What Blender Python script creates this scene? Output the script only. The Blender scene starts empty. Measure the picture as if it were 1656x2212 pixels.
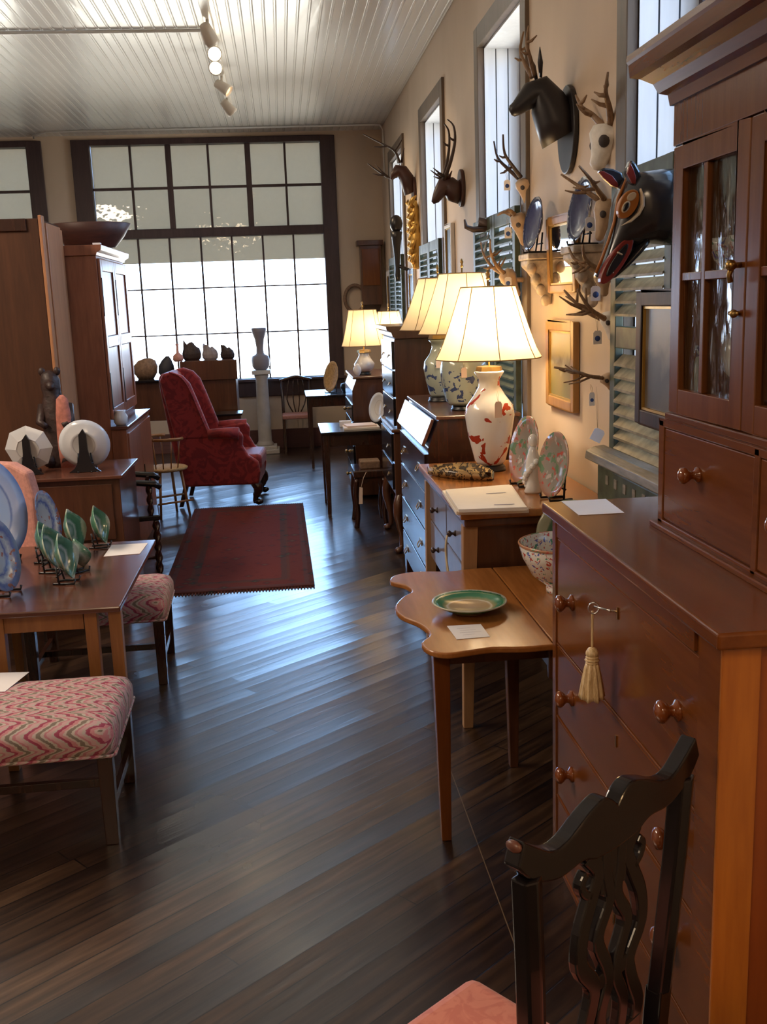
import bpy, bmesh, math, random
from mathutils import Vector, Matrix
random.seed(7)
R = math.radians
PI = math.pi
SC = bpy.context.scene
COL = SC.collection

# ---------------------------------------------------------------- camera, sky, lights, exposure
CAMH = 1.75
CAMR = Matrix(((0.99448827, 0.0540375, -0.08985007), (-0.09885617, 0.19771234, -0.97526268), (-0.03493629, 0.97876952, 0.20196455)))
FPX = 2200.0
cd = bpy.data.cameras.new('camera')
cam = bpy.data.objects.new('camera', cd)
COL.objects.link(cam)
cam.matrix_world = Matrix.Translation((0, 0, CAMH)) @ CAMR.to_4x4()
cd.sensor_fit = 'HORIZONTAL'
cd.sensor_width = 36.0
cd.lens = FPX / 1656.0 * 36.0
cd.clip_start = 0.05
SC.camera = cam

SC.view_settings.view_transform = 'Standard'
SC.view_settings.look = 'None'
SC.view_settings.exposure = 0.9
SC.view_settings.gamma = 1.0
SC.view_settings.use_curve_mapping = False
SC.cycles.use_denoising = True
SC.cycles.max_bounces = 7
SC.cycles.diffuse_bounces = 4
SC.cycles.glossy_bounces = 4
SC.cycles.transmission_bounces = 4
SC.cycles.transparent_max_bounces = 12
SC.cycles.caustics_reflective = False
SC.cycles.caustics_refractive = False
SC.cycles.sample_clamp_indirect = 6.0

w = bpy.data.worlds.new('sky'); SC.world = w; w.use_nodes = True
nt = w.node_tree; nt.nodes.clear()
_o = nt.nodes.new('ShaderNodeOutputWorld'); _b = nt.nodes.new('ShaderNodeBackground')
_t = nt.nodes.new('ShaderNodeTexCoord'); _s = nt.nodes.new('ShaderNodeSeparateXYZ'); _r = nt.nodes.new('ShaderNodeValToRGB')
_m = nt.nodes.new('ShaderNodeMapRange'); _m.inputs[1].default_value = -0.25; _m.inputs[2].default_value = 0.6
nt.links.new(_t.outputs['Generated'], _s.inputs[0]); nt.links.new(_s.outputs[2], _m.inputs[0]); nt.links.new(_m.outputs[0], _r.inputs[0])
_r.color_ramp.elements[0].color = (1.0, 0.93, 0.84, 1); _r.color_ramp.elements[0].position = 0.1
_r.color_ramp.elements[1].color = (0.33, 0.57, 1.0, 1); _r.color_ramp.elements[1].position = 0.42
nt.links.new(_r.outputs[0], _b.inputs[0]); _b.inputs[1].default_value = 8.5
nt.links.new(_b.outputs[0], _o.inputs[0])

def area(name, loc, rot, sx, sy, power, color, portal=False):
    l = bpy.data.lights.new(name, 'AREA'); l.shape = 'RECTANGLE'; l.size = sx; l.size_y = sy; l.energy = power; l.color = color
    if portal: l.cycles.is_portal = True
    o = bpy.data.objects.new(name, l); COL.objects.link(o); o.location = loc; o.rotation_euler = rot
    return o
def point(name, loc, power, color, r=0.03):
    l = bpy.data.lights.new(name, 'POINT'); l.energy = power; l.color = color; l.shadow_soft_size = r
    o = bpy.data.objects.new(name, l); COL.objects.link(o); o.location = loc
    return o
WARM = (1.0, 0.62, 0.30)
# daylight portals in the window openings
area('portal_back', (-0.77, 13.0, 1.6), (R(-90), 0, 0), 2.8, 1.6, 1, (1, 1, 1), True)
for _y in (3.25, 6.0, 8.62, 11.17):
    area('portal_right', (1.60, _y, 2.3), (0, R(90), 0), 2.0, 1.2, 1, (1, 1, 1), True)
# added warm fill lights under the ceiling, unseen; then a table lamp behind the camera
area('fill_light_rear', (-1.2, -1.2, 3.6), (0, 0, 0), 1.2, 1.2, 42, (1.0, 0.74, 0.48))
area('fill_light_mid', (-3.2, 4.5, 3.6), (0, 0, 0), 0.8, 2.5, 95, (1.0, 0.80, 0.60))
area('table_lamp_rear', (1.25, 0.2, 1.9), (R(72), 0, R(-2)), 0.35, 0.35, 5, WARM)

def at(px, py, axis, val):
    """point on the plane axis=val seen at pixel (px, py) of the 1656x2212 frame"""
    d = CAMR @ Vector((px - 828.0, 1106.0 - py, -FPX))
    c = Vector((0, 0, CAMH)); i = 'xyz'.index(axis)
    return c + d * ((val - c[i]) / d[i])

# ---------------------------------------------------------------- materials
def newmat(name):
    m = bpy.data.materials.new(name); m.use_nodes = True
    n = m.node_tree; p = n.nodes['Principled BSDF']
    return m, n, p
def setp(p, rough=0.5, metal=0.0, spec=0.5, coat=0.0):
    p.inputs['Roughness'].default_value = rough; p.inputs['Metallic'].default_value = metal
    p.inputs['Specular IOR Level'].default_value = spec; p.inputs['Coat Weight'].default_value = coat
    p.inputs['Coat Roughness'].default_value = 0.12
def N(n, t, **k):
    x = n.nodes.new(t)
    for a, b in k.items(): setattr(x, a, b)
    return x
def ramp(n, stops, interp='LINEAR'):
    r = n.nodes.new('ShaderNodeValToRGB'); r.color_ramp.interpolation = interp
    e = r.color_ramp.elements
    e[0].position = stops[0][0]; e[0].color = (*stops[0][1], 1)
    e[1].position = stops[-1][0]; e[1].color = (*stops[-1][1], 1)
    for p, c in stops[1:-1]:
        q = e.new(p); q.color = (*c, 1)
    return r
def math_(n, op, a, b=None, c=None):
    x = n.nodes.new('ShaderNodeMath'); x.operation = op
    for i, v in enumerate((a, b, c)):
        if v is None: continue
        if isinstance(v, (int, float)): x.inputs[i].default_value = v
        else: n.links.new(v, x.inputs[i])
    return x.outputs[0]
def objcoord(n, scale=(1, 1, 1), rot=(0, 0, 0), rnd=True):
    t = n.nodes.new('ShaderNodeTexCoord'); mp = n.nodes.new('ShaderNodeMapping')
    mp.inputs['Scale'].default_value = scale; mp.inputs['Rotation'].default_value = rot
    if rnd:
        oi = n.nodes.new('ShaderNodeObjectInfo'); v = n.nodes.new('ShaderNodeVectorMath'); v.operation = 'MULTIPLY_ADD'
        cv = n.nodes.new('ShaderNodeCombineXYZ')
        for i in range(3): n.links.new(oi.outputs['Random'], cv.inputs[i])
        n.links.new(cv.outputs[0], v.inputs[0]); v.inputs[1].default_value = (7, 5, 3); n.links.new(t.outputs['Object'], v.inputs[2])
        n.links.new(v.outputs[0], mp.inputs[0])
    else: n.links.new(t.outputs['Object'], mp.inputs[0])
    return mp.outputs[0]
def bump(n, p, h, strength=0.2, dist=0.01):
    b = n.nodes.new('ShaderNodeBump'); b.inputs['Strength'].default_value = strength; b.inputs['Distance'].default_value = dist
    n.links.new(h, b.inputs['Height']); n.links.new(b.outputs[0], p.inputs['Normal'])
def plain(name, c, rough=0.5, metal=0.0, spec=0.5, coat=0.0, var=0.12, scale=9.0, bmp=0.0):
    m, n, p = newmat(name); setp(p, rough, metal, spec, coat)
    nz = N(n, 'ShaderNodeTexNoise'); nz.inputs['Scale'].default_value = scale; nz.inputs['Detail'].default_value = 4
    n.links.new(objcoord(n), nz.inputs['Vector'])
    r = ramp(n, [(0.3, tuple(x * (1 - var) for x in c)), (0.7, tuple(min(1, x * (1 + var)) for x in c))])
    n.links.new(nz.outputs[0], r.inputs[0]); n.links.new(r.outputs[0], p.inputs['Base Color'])
    if bmp: bump(n, p, nz.outputs[0], bmp, 0.01)
    return m
def wood(name, c1, c2, axis='z', scale=5.0, rough=0.35, coat=0.0, spec=0.5, stretch=10.0, bmp=0.05, knots=False):
    m, n, p = newmat(name); setp(p, rough, 0, spec, coat)
    s = [scale * 2.2] * 3; s['xyz'.index(axis)] = scale * 2.2 / stretch
    v = objcoord(n, tuple(s))
    nz = N(n, 'ShaderNodeTexNoise'); nz.inputs['Scale'].default_value = 1.6; nz.inputs['Detail'].default_value = 5; nz.inputs['Distortion'].default_value = 0.8
    n.links.new(v, nz.inputs['Vector'])
    n2 = N(n, 'ShaderNodeTexNoise'); n2.inputs['Scale'].default_value = 9; n2.inputs['Detail'].default_value = 3
    n.links.new(v, n2.inputs['Vector'])
    f = math_(n, 'MULTIPLY_ADD', n2.outputs[0], 0.35, math_(n, 'MULTIPLY', nz.outputs[0], 0.65))
    r = ramp(n, [(0.34, c1), (0.66, c2)]); n.links.new(f, r.inputs[0])
    n.links.new(r.outputs[0], p.inputs['Base Color'])
    if bmp: bump(n, p, f, bmp, 0.01)
    return m
def radial(name, stops, rmax, rough=0.15, noise=0.15, nscale=40.0, spots=None, spec=0.6):
    """porcelain: colours by distance from the object's local z axis"""
    m, n, p = newmat(name); setp(p, rough, 0, spec)
    t = N(n, 'ShaderNodeTexCoord'); s = N(n, 'ShaderNodeSeparateXYZ'); n.links.new(t.outputs['Object'], s.inputs[0])
    d = math_(n, 'SQRT', math_(n, 'ADD', math_(n, 'MULTIPLY', s.outputs[0], s.outputs[0]), math_(n, 'MULTIPLY', s.outputs[1], s.outputs[1])))
    nz = N(n, 'ShaderNodeTexNoise'); nz.inputs['Scale'].default_value = nscale; nz.inputs['Detail'].default_value = 3
    n.links.new(t.outputs['Object'], nz.inputs['Vector'])
    f = math_(n, 'ADD', math_(n, 'DIVIDE', d, rmax), math_(n, 'MULTIPLY', math_(n, 'SUBTRACT', nz.outputs[0], 0.5), noise))
    r = ramp(n, stops); n.links.new(f, r.inputs[0])
    out = r.outputs[0]
    if spots:
        for k, (c, sc, th) in enumerate(spots):
            z = N(n, 'ShaderNodeTexNoise'); z.inputs['Scale'].default_value = sc; z.inputs['Detail'].default_value = 2
            mp = N(n, 'ShaderNodeMapping'); mp.inputs['Location'].default_value = (k * 3.1, k * 1.7, k); n.links.new(t.outputs['Object'], mp.inputs[0]); n.links.new(mp.outputs[0], z.inputs['Vector'])
            mask = math_(n, 'GREATER_THAN', z.outputs[0], th)
            mx = N(n, 'ShaderNodeMix', data_type='RGBA'); n.links.new(mask, mx.inputs[0]); n.links.new(out, mx.inputs[6]); mx.inputs[7].default_value = (*c, 1)
            out = mx.outputs[2]
    n.links.new(out, p.inputs['Base Color'])
    return m
def spotted(name, base, spots, rough=0.15, spec=0.6, zlim=None):
    """glazed or printed surface: base colour with islands of other colours, optionally only between two local heights"""
    m, n, p = newmat(name); setp(p, rough, 0, spec)
    t = N(n, 'ShaderNodeTexCoord'); out = None
    s = N(n, 'ShaderNodeSeparateXYZ'); n.links.new(t.outputs['Object'], s.inputs[0])
    rgb = N(n, 'ShaderNodeRGB'); rgb.outputs[0].default_value = (*base, 1); out = rgb.outputs[0]
    for k, (c, sc, th) in enumerate(spots):
        z = N(n, 'ShaderNodeTexNoise'); z.inputs['Scale'].default_value = sc; z.inputs['Detail'].default_value = 3; z.inputs['Distortion'].default_value = 0.6
        mp = N(n, 'ShaderNodeMapping'); mp.inputs['Location'].default_value = (k * 3.1, k * 1.7, k + 0.37); n.links.new(t.outputs['Object'], mp.inputs[0]); n.links.new(mp.outputs[0], z.inputs['Vector'])
        mask = math_(n, 'GREATER_THAN', z.outputs[0], th)
        if zlim:
            mask = math_(n, 'MULTIPLY', mask, math_(n, 'MULTIPLY', math_(n, 'GREATER_THAN', s.outputs[2], zlim[0]), math_(n, 'LESS_THAN', s.outputs[2], zlim[1])))
        mx = N(n, 'ShaderNodeMix', data_type='RGBA'); n.links.new(mask, mx.inputs[0]); n.links.new(out, mx.inputs[6]); mx.inputs[7].default_value = (*c, 1)
        out = mx.outputs[2]
    n.links.new(out, p.inputs['Base Color'])
    return m

def m_floor():
    m, n, p = newmat('old_floorboards'); setp(p, 0.3, 0, 0.4, 0.65); p.inputs['Coat Roughness'].default_value = 0.2; p.inputs['Coat IOR'].default_value = 1.55
    v = objcoord(n, (1, 1, 1), (0, 0, R(-40)), False)
    s = N(n, 'ShaderNodeSeparateXYZ'); n.links.new(v, s.inputs[0])
    W = 0.085
    row = math_(n, 'FLOOR', math_(n, 'DIVIDE', s.outputs[1], W))
    fr = math_(n, 'FRACT', math_(n, 'DIVIDE', s.outputs[1], W))
    wn = N(n, 'ShaderNodeTexWhiteNoise', noise_dimensions='1D'); n.links.new(row, wn.inputs['W'])
    off = math_(n, 'MULTIPLY', wn.outputs['Value'], 9.0)
    seg = math_(n, 'FLOOR', math_(n, 'DIVIDE', math_(n, 'ADD', s.outputs[0], off), 2.6))
    sfr = math_(n, 'FRACT', math_(n, 'DIVIDE', math_(n, 'ADD', s.outputs[0], off), 2.6))
    w2 = N(n, 'ShaderNodeTexWhiteNoise', noise_dimensions='2D')
    cv = N(n, 'ShaderNodeCombineXYZ'); n.links.new(row, cv.inputs[0]); n.links.new(seg, cv.inputs[1]); n.links.new(cv.outputs[0], w2.inputs['Vector'])
    rnd = w2.outputs['Value']
    mp = N(n, 'ShaderNodeMapping'); mp.inputs['Scale'].default_value = (2.2, 26, 1); n.links.new(v, mp.inputs[0])
    nz = N(n, 'ShaderNodeTexNoise'); nz.inputs['Scale'].default_value = 1.5; nz.inputs['Detail'].default_value = 6; n.links.new(mp.outputs[0], nz.inputs['Vector'])
    nb = N(n, 'ShaderNodeTexNoise'); nb.inputs['Scale'].default_value = 1.3; nb.inputs['Detail'].default_value = 5; n.links.new(v, nb.inputs['Vector'])
    f = math_(n, 'ADD', math_(n, 'MULTIPLY', nz.outputs[0], 0.55), math_(n, 'ADD', math_(n, 'MULTIPLY', rnd, 0.22), math_(n, 'MULTIPLY', nb.outputs[0], 0.32)))
    r = ramp(n, [(0.32, (0.005, 0.003, 0.003)), (0.5, (0.022, 0.011, 0.007)), (0.66, (0.055, 0.029, 0.016)), (0.82, (0.13, 0.074, 0.040))])
    n.links.new(f, r.inputs[0])
    edge = math_(n, 'MINIMUM', math_(n, 'MULTIPLY', math_(n, 'MINIMUM', fr, math_(n, 'SUBTRACT', 1.0, fr)), 1.0), math_(n, 'MULTIPLY', math_(n, 'MINIMUM', sfr, math_(n, 'SUBTRACT', 1.0, sfr)), 30.0))
    gap = math_(n, 'LESS_THAN', edge, 0.028)
    mx = N(n, 'ShaderNodeMix', data_type='RGBA'); n.links.new(gap, mx.inputs[0]); n.links.new(r.outputs[0], mx.inputs[6]); mx.inputs[7].default_value = (0.006, 0.004, 0.004, 1)
    tw = N(n, 'ShaderNodeTexCoord'); sw = N(n, 'ShaderNodeSeparateXYZ'); n.links.new(tw.outputs['Object'], sw.inputs[0])
    seam = math_(n, 'MULTIPLY', math_(n, 'LESS_THAN', math_(n, 'ABSOLUTE', math_(n, 'SUBTRACT', sw.outputs[0], 0.548)), 0.0016), math_(n, 'LESS_THAN', sw.outputs[1], 3.55))
    ms = N(n, 'ShaderNodeMix', data_type='RGBA'); n.links.new(seam, ms.inputs[0]); n.links.new(mx.outputs[2], ms.inputs[6]); ms.inputs[7].default_value = (0.16, 0.11, 0.07, 1)
    n.links.new(ms.outputs[2], p.inputs['Base Color'])
    rr = N(n, 'ShaderNodeMapRange'); rr.inputs[3].default_value = 0.2; rr.inputs[4].default_value = 0.42; n.links.new(nb.outputs[0], rr.inputs[0]); n.links.new(rr.outputs[0], p.inputs['Roughness'])
    cup = math_(n, 'MULTIPLY', math_(n, 'SUBTRACT', fr, 0.5), math_(n, 'SUBTRACT', fr, 0.5))
    tilt = math_(n, 'MULTIPLY', math_(n, 'SUBTRACT', rnd, 0.5), fr)
    h = math_(n, 'ADD', math_(n, 'ADD', math_(n, 'MULTIPLY', cup, 0.22), math_(n, 'MULTIPLY', tilt, 0.85)), math_(n, 'ADD', math_(n, 'MULTIPLY', nz.outputs[0], 0.10), math_(n, 'MULTIPLY', gap, -0.25)))
    bump(n, p, h, 1.0, 0.006)
    n.links.new(p.inputs['Normal'].links[0].from_socket, p.inputs['Coat Normal'])
    return m
def m_ceiling():
    m, n, p = newmat('ceiling_gloss_paint'); setp(p, 0.22, 0, 0.5)
    p.inputs['Base Color'].default_value = (0.74, 0.72, 0.69, 1)
    nz = N(n, 'ShaderNodeTexNoise'); nz.inputs['Scale'].default_value = 1.7; nz.inputs['Detail'].default_value = 3
    n.links.new(objcoord(n, (3, 0.5, 1), (0, 0, 0), False), nz.inputs['Vector']); bump(n, p, nz.outputs[0], 0.35, 0.02)
    return m
def m_plaster():
    m, n, p = newmat('peach_plaster'); setp(p, 0.62, 0, 0.3)
    nz = N(n, 'ShaderNodeTexNoise'); nz.inputs['Scale'].default_value = 1.6; nz.inputs['Detail'].default_value = 6
    n.links.new(objcoord(n, (1, 1, 0.5), (0, 0, 0), False), nz.inputs['Vector'])
    r = ramp(n, [(0.3, (0.55, 0.44, 0.33)), (0.7, (0.65, 0.53, 0.42))]); n.links.new(nz.outputs[0], r.inputs[0]); n.links.new(r.outputs[0], p.inputs['Base Color'])
    bump(n, p, nz.outputs[0], 0.15, 0.02)
    return m
def m_flame():
    m, n, p = newmat('flame_stitch_fabric'); setp(p, 0.8, 0, 0.2)
    t = N(n, 'ShaderNodeTexCoord'); s = N(n, 'ShaderNodeSeparateXYZ'); n.links.new(t.outputs['Object'], s.inputs[0])
    nz = N(n, 'ShaderNodeTexNoise'); nz.inputs['Scale'].default_value = 120; n.links.new(t.outputs['Object'], nz.inputs['Vector'])
    al = math_(n, 'SUBTRACT', s.outputs[1], s.outputs[2])
    zz = math_(n, 'PINGPONG', al, 0.045); z2 = math_(n, 'PINGPONG', al, 0.013)
    u = math_(n, 'ADD', s.outputs[0], math_(n, 'ADD', math_(n, 'MULTIPLY', zz, 1.7), math_(n, 'MULTIPLY', z2, 1.3)))
    u = math_(n, 'ADD', u, math_(n, 'MULTIPLY', nz.outputs[0], 0.014))
    f = math_(n, 'FRACT', math_(n, 'DIVIDE', u, 0.098))
    r = ramp(n, [(0.0, (0.30, 0.055, 0.10)), (0.10, (0.50, 0.22, 0.24)), (0.24, (0.48, 0.38, 0.34)), (0.34, (0.20, 0.165, 0.135)), (0.50, (0.47, 0.41, 0.36)), (0.60, (0.46, 0.20, 0.23)), (0.70, (0.52, 0.33, 0.33)), (0.84, (0.44, 0.37, 0.34)), (0.95, (0.32, 0.08, 0.13))], 'CONSTANT')
    n.links.new(f, r.inputs[0]); n.links.new(r.outputs[0], p.inputs['Base Color'])
    bump(n, p, nz.outputs[0], 0.2, 0.003)
    return m
def m_damask(name, c1, c2, scale=9.0, rough=0.6):
    m, n, p = newmat(name); setp(p, rough, 0, 0.35)
    p.inputs['Sheen Weight'].default_value = 0.2
    v = objcoord(n, (1, 1, 1), (0, 0, 0), False)
    nz = N(n, 'ShaderNodeTexNoise'); nz.inputs['Scale'].default_value = scale; nz.inputs['Detail'].default_value = 4; nz.inputs['Distortion'].default_value = 2.0; n.links.new(v, nz.inputs['Vector'])
    r = ramp(n, [(0.46, c1), (0.54, c2)]); n.links.new(nz.outputs[0], r.inputs[0]); n.links.new(r.outputs[0], p.inputs['Base Color'])
    return m
def m_rug():
    m, n, p = newmat('red_oriental_rug'); setp(p, 0.95, 0, 0.1)
    t = N(n, 'ShaderNodeTexCoord'); s = N(n, 'ShaderNodeSeparateXYZ'); n.links.new(t.outputs['Object'], s.inputs[0])
    ax = math_(n, 'SUBTRACT', 0.48, math_(n, 'ABSOLUTE', s.outputs[0])); ay = math_(n, 'SUBTRACT', 1.37, math_(n, 'ABSOLUTE', s.outputs[1]))
    e = math_(n, 'MINIMUM', ax, ay)
    nz = N(n, 'ShaderNodeTexNoise'); nz.inputs['Scale'].default_value = 22; nz.inputs['Detail'].default_value = 5; n.links.new(t.outputs['Object'], nz.inputs['Vector'])
    f = math_(n, 'ADD', e, math_(n, 'MULTIPLY', math_(n, 'SUBTRACT', nz.outputs[0], 0.5), 0.03))
    r = ramp(n, [(0.0, (0.031, 0.022, 0.024)), (0.03, (0.043, 0.045, 0.056)), (0.06, (0.099, 0.026, 0.024)), (0.15, (0.062, 0.045, 0.036)), (0.17, (0.037, 0.045, 0.048)), (0.21, (0.136, 0.030, 0.028))], 'CONSTANT')
    n.links.new(f, r.inputs[0])
    vo = N(n, 'ShaderNodeTexVoronoi'); vo.inputs['Scale'].default_value = 9; vo.distance = 'MANHATTAN'; n.links.new(t.outputs['Object'], vo.inputs['Vector'])
    r2 = ramp(n, [(0.15, (0.105, 0.098, 0.064)), (0.3, (0.031, 0.038, 0.048)), (0.45, (0.124, 0.026, 0.024)), (0.6, (0.149, 0.038, 0.032))]); n.links.new(vo.outputs['Distance'], r2.inputs[0])
    mx = N(n, 'ShaderNodeMix', data_type='RGBA'); mx.inputs[0].default_value = 0.45; n.links.new(r.outputs[0], mx.inputs[6]); n.links.new(r2.outputs[0], mx.inputs[7])
    n.links.new(mx.outputs[2], p.inputs['Base Color']); bump(n, p, nz.outputs[0], 0.3, 0.004)
    return m
def m_thin(name, c, trans, amount):
    m = bpy.data.materials.new(name); m.use_nodes = True; n = m.node_tree; n.nodes.clear()
    o = N(n, 'ShaderNodeOutputMaterial'); d = N(n, 'ShaderNodeBsdfDiffuse'); t = N(n, 'ShaderNodeBsdfTranslucent'); x = N(n, 'ShaderNodeMixShader')
    nz = N(n, 'ShaderNodeTexNoise'); nz.inputs['Scale'].default_value = 30; n.links.new(objcoord(n), nz.inputs['Vector'])
    r = ramp(n, [(0.2, tuple(k * 0.93 for k in c)), (0.8, c)]); n.links.new(nz.outputs[0], r.inputs[0]); n.links.new(r.outputs[0], d.inputs[0])
    t.inputs[0].default_value = (*trans, 1); x.inputs[0].default_value = amount
    n.links.new(d.outputs[0], x.inputs[1]); n.links.new(t.outputs[0], x.inputs[2]); n.links.new(x.outputs[0], o.inputs[0])
    return m
def m_glass(name, gl=0.9, wav=0.12, sc=(1, 1, 1)):
    m = bpy.data.materials.new(name); m.use_nodes = True; n = m.node_tree; n.nodes.clear()
    o = N(n, 'ShaderNodeOutputMaterial'); t = N(n, 'ShaderNodeBsdfTransparent'); g = N(n, 'ShaderNodeBsdfGlossy'); x = N(n, 'ShaderNodeMixShader'); f = N(n, 'ShaderNodeFresnel')
    t.inputs[0].default_value = (0.95, 0.97, 0.96, 1); g.inputs['Roughness'].default_value = 0.03; f.inputs[0].default_value = 1.5
    nz = N(n, 'ShaderNodeTexNoise'); nz.inputs['Scale'].default_value = 7; n.links.new(objcoord(n, sc), nz.inputs['Vector'])
    b = N(n, 'ShaderNodeBump'); b.inputs['Strength'].default_value = wav; b.inputs['Distance'].default_value = 0.02; n.links.new(nz.outputs[0], b.inputs['Height'])
    n.links.new(b.outputs[0], g.inputs['Normal']); n.links.new(b.outputs[0], f.inputs['Normal'])
    n.links.new(math_(n, 'MULTIPLY', f.outputs[0], gl), x.inputs[0])
    n.links.new(t.outputs[0], x.inputs[1]); n.links.new(g.outputs[0], x.inputs[2]); n.links.new(x.outputs[0], o.inputs[0])
    return m
def m_glow(name, c, s):
    m, n, p = newmat(name); setp(p, 0.4); p.inputs['Base Color'].default_value = (*c, 1)
    p.inputs['Emission Color'].default_value = (*c, 1); p.inputs['Emission Strength'].default_value = s
    return m
def m_picture(name, sky, mid, ground, low, high):
    m, n, p = newmat(name); setp(p, 0.35, 0, 0.4)
    t = N(n, 'ShaderNodeTexCoord'); s = N(n, 'ShaderNodeSeparateXYZ'); n.links.new(t.outputs['Object'], s.inputs[0])
    nz = N(n, 'ShaderNodeTexNoise'); nz.inputs['Scale'].default_value = 9; nz.inputs['Detail'].default_value = 5; n.links.new(t.outputs['Object'], nz.inputs['Vector'])
    h = math_(n, 'ADD', s.outputs[2], math_(n, 'MULTIPLY', math_(n, 'SUBTRACT', nz.outputs[0], 0.5), (high - low) * 0.7))
    mr = N(n, 'ShaderNodeMapRange'); mr.inputs[1].default_value = low; mr.inputs[2].default_value = high; n.links.new(h, mr.inputs[0])
    r = ramp(n, [(0.1, ground), (0.45, mid), (0.62, sky)]); n.links.new(mr.outputs[0], r.inputs[0]); n.links.new(r.outputs[0], p.inputs['Base Color'])
    return m

M = {}
M['floor'] = m_floor(); M['ceiling'] = m_ceiling(); M['plaster'] = m_plaster()
M['casing'] = wood('plum_brown_paint', (0.035, 0.018, 0.020), (0.060, 0.032, 0.034), 'z', 4, 0.4)
M['greycasing'] = wood('grey_brown_paint', (0.10, 0.075, 0.055), (0.17, 0.12, 0.085), 'z', 3, 0.45)
M['skirting'] = wood('dull_red_paint', (0.10, 0.04, 0.035), (0.15, 0.06, 0.05), 'x', 3, 0.5)
M['whiteplank'] = wood('white_painted_plank', (0.70, 0.72, 0.76), (0.80, 0.82, 0.86), 'z', 3, 0.4)
M['cherry'] = wood('cherry_wood', (0.120, 0.033, 0.006), (0.180, 0.055, 0.011), 'y', 3, 0.24, 0.15, 0.4)
M['cherryz'] = wood('cherry_wood_upright', (0.120, 0.033, 0.006), (0.180, 0.055, 0.011), 'z', 3, 0.24, 0.15, 0.4)
M['cherryend'] = wood('cherry_end_panel', (0.20, 0.045, 0.010), (0.30, 0.075, 0.014), 'z', 3, 0.3, 0.3)
M['cherrypost'] = wood('honey_cherry_post', (0.33, 0.10, 0.016), (0.47, 0.165, 0.025), 'z', 4, 0.3, 0.3)
M['printframe'] = wood('matt_dark_frame', (0.022, 0.010, 0.008), (0.050, 0.022, 0.016), 'z', 6, 0.5, 0.0, 0.3)
M['knobwood'] = wood('polished_cherry_knob', (0.16, 0.038, 0.008), (0.24, 0.065, 0.012), 'x', 6, 0.14, 0.6)
M['mahog'] = wood('dark_mahogany', (0.020, 0.007, 0.005), (0.050, 0.016, 0.009), 'z', 5, 0.25, 0.4)
M['walnut'] = wood('walnut_wood', (0.060, 0.022, 0.012), (0.115, 0.045, 0.022), 'z', 4, 0.28, 0.3)
M['walnuty'] = wood('walnut_board', (0.065, 0.022, 0.012), (0.120, 0.042, 0.020), 'y', 4, 0.2, 0.5)
M['tablered'] = wood('red_brown_tabletop', (0.085, 0.030, 0.018), (0.14, 0.050, 0.028), 'x', 4, 0.25, 0.4)
M['oak'] = wood('honey_oak', (0.22, 0.09, 0.025), (0.34, 0.15, 0.045), 'z', 4, 0.4)
M['paleoak'] = wood('pale_wood', (0.33, 0.18, 0.09), (0.46, 0.27, 0.14), 'z', 4, 0.5)
M['teatop'] = wood('golden_cherry_tabletop', (0.27, 0.095, 0.022), (0.40, 0.16, 0.042), 'y', 3, 0.25, 0.3)
M['pine'] = wood('red_pine', (0.20, 0.062, 0.030), (0.32, 0.11, 0.052), 'z', 3, 0.4, 0.1, stretch=8)
M['pinelight'] = wood('light_pine', (0.36, 0.15, 0.065), (0.48, 0.22, 0.10), 'z', 3, 0.45)
M['browncase'] = wood('brown_wardrobe_wood', (0.050, 0.019, 0.009), (0.085, 0.032, 0.014), 'z', 3, 0.6, 0.0, 0.25)
M['greypaint'] = wood('grey_blue_drawer_paint', (0.16, 0.14, 0.17), (0.22, 0.19, 0.22), 'z', 3, 0.3)
M['lacquer'] = plain('black_lacquer', (0.008, 0.006, 0.007), 0.2, 0, 0.45, 0.2)
M['black'] = plain('black_wood', (0.008, 0.007, 0.009), 0.35)
M['worn'] = plain('worn_red_wood', (0.13, 0.05, 0.035), 0.35)
M['brass'] = plain('aged_brass', (0.42, 0.27, 0.10), 0.3, 1.0)
M['silver'] = plain('bright_steel', (0.65, 0.65, 0.66), 0.2, 1.0)
M['gold'] = plain('gilded_wood', (0.62, 0.38, 0.10), 0.35, 0.7, bmp=0.3)
M['goldframe'] = wood('gold_picture_frame', (0.26, 0.13, 0.035), (0.38, 0.20, 0.06), 'z', 6, 0.35)
M['mirror'] = plain('mirror_glass', (0.92, 0.92, 0.92), 0.03, 1.0, var=0.0)
M['bone'] = plain('bleached_bone', (0.84, 0.82, 0.77), 0.5, 0, 0.3, bmp=0.3, scale=30)
M['tanbone'] = plain('tan_bone', (0.50, 0.36, 0.24), 0.5, bmp=0.3, scale=30)
M['socket'] = plain('dark_bone_hollow', (0.06, 0.05, 0.05), 0.8)
M['antler'] = wood('antler_horn', (0.16, 0.085, 0.042), (0.36, 0.23, 0.13), 'z', 8, 0.5)
M['darkantler'] = plain('dark_antler', (0.045, 0.022, 0.014), 0.45)
M['carveddeer'] = plain('black_carved_wood', (0.018, 0.014, 0.016), 0.4, var=0.3)
M['browndeer'] = plain('red_brown_carved_wood', (0.050, 0.016, 0.010), 0.45, var=0.3)
M['maskblack'] = plain('glossy_black_paint', (0.022, 0.024, 0.032), 0.22, 0, 0.6, 0.3)
M['maskred'] = plain('deep_red_paint', (0.22, 0.025, 0.018), 0.3)
M['maskorange'] = plain('ochre_orange_paint', (0.40, 0.14, 0.025), 0.35)
M['maskcream'] = plain('cream_paint', (0.62, 0.50, 0.34), 0.4)
M['shutter'] = plain('worn_green_paint', (0.050, 0.065, 0.042), 0.5, var=0.5, scale=14)
M['shutterpale'] = plain('worn_grey_green_paint', (0.22, 0.19, 0.13), 0.5, var=0.45, scale=18)
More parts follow.
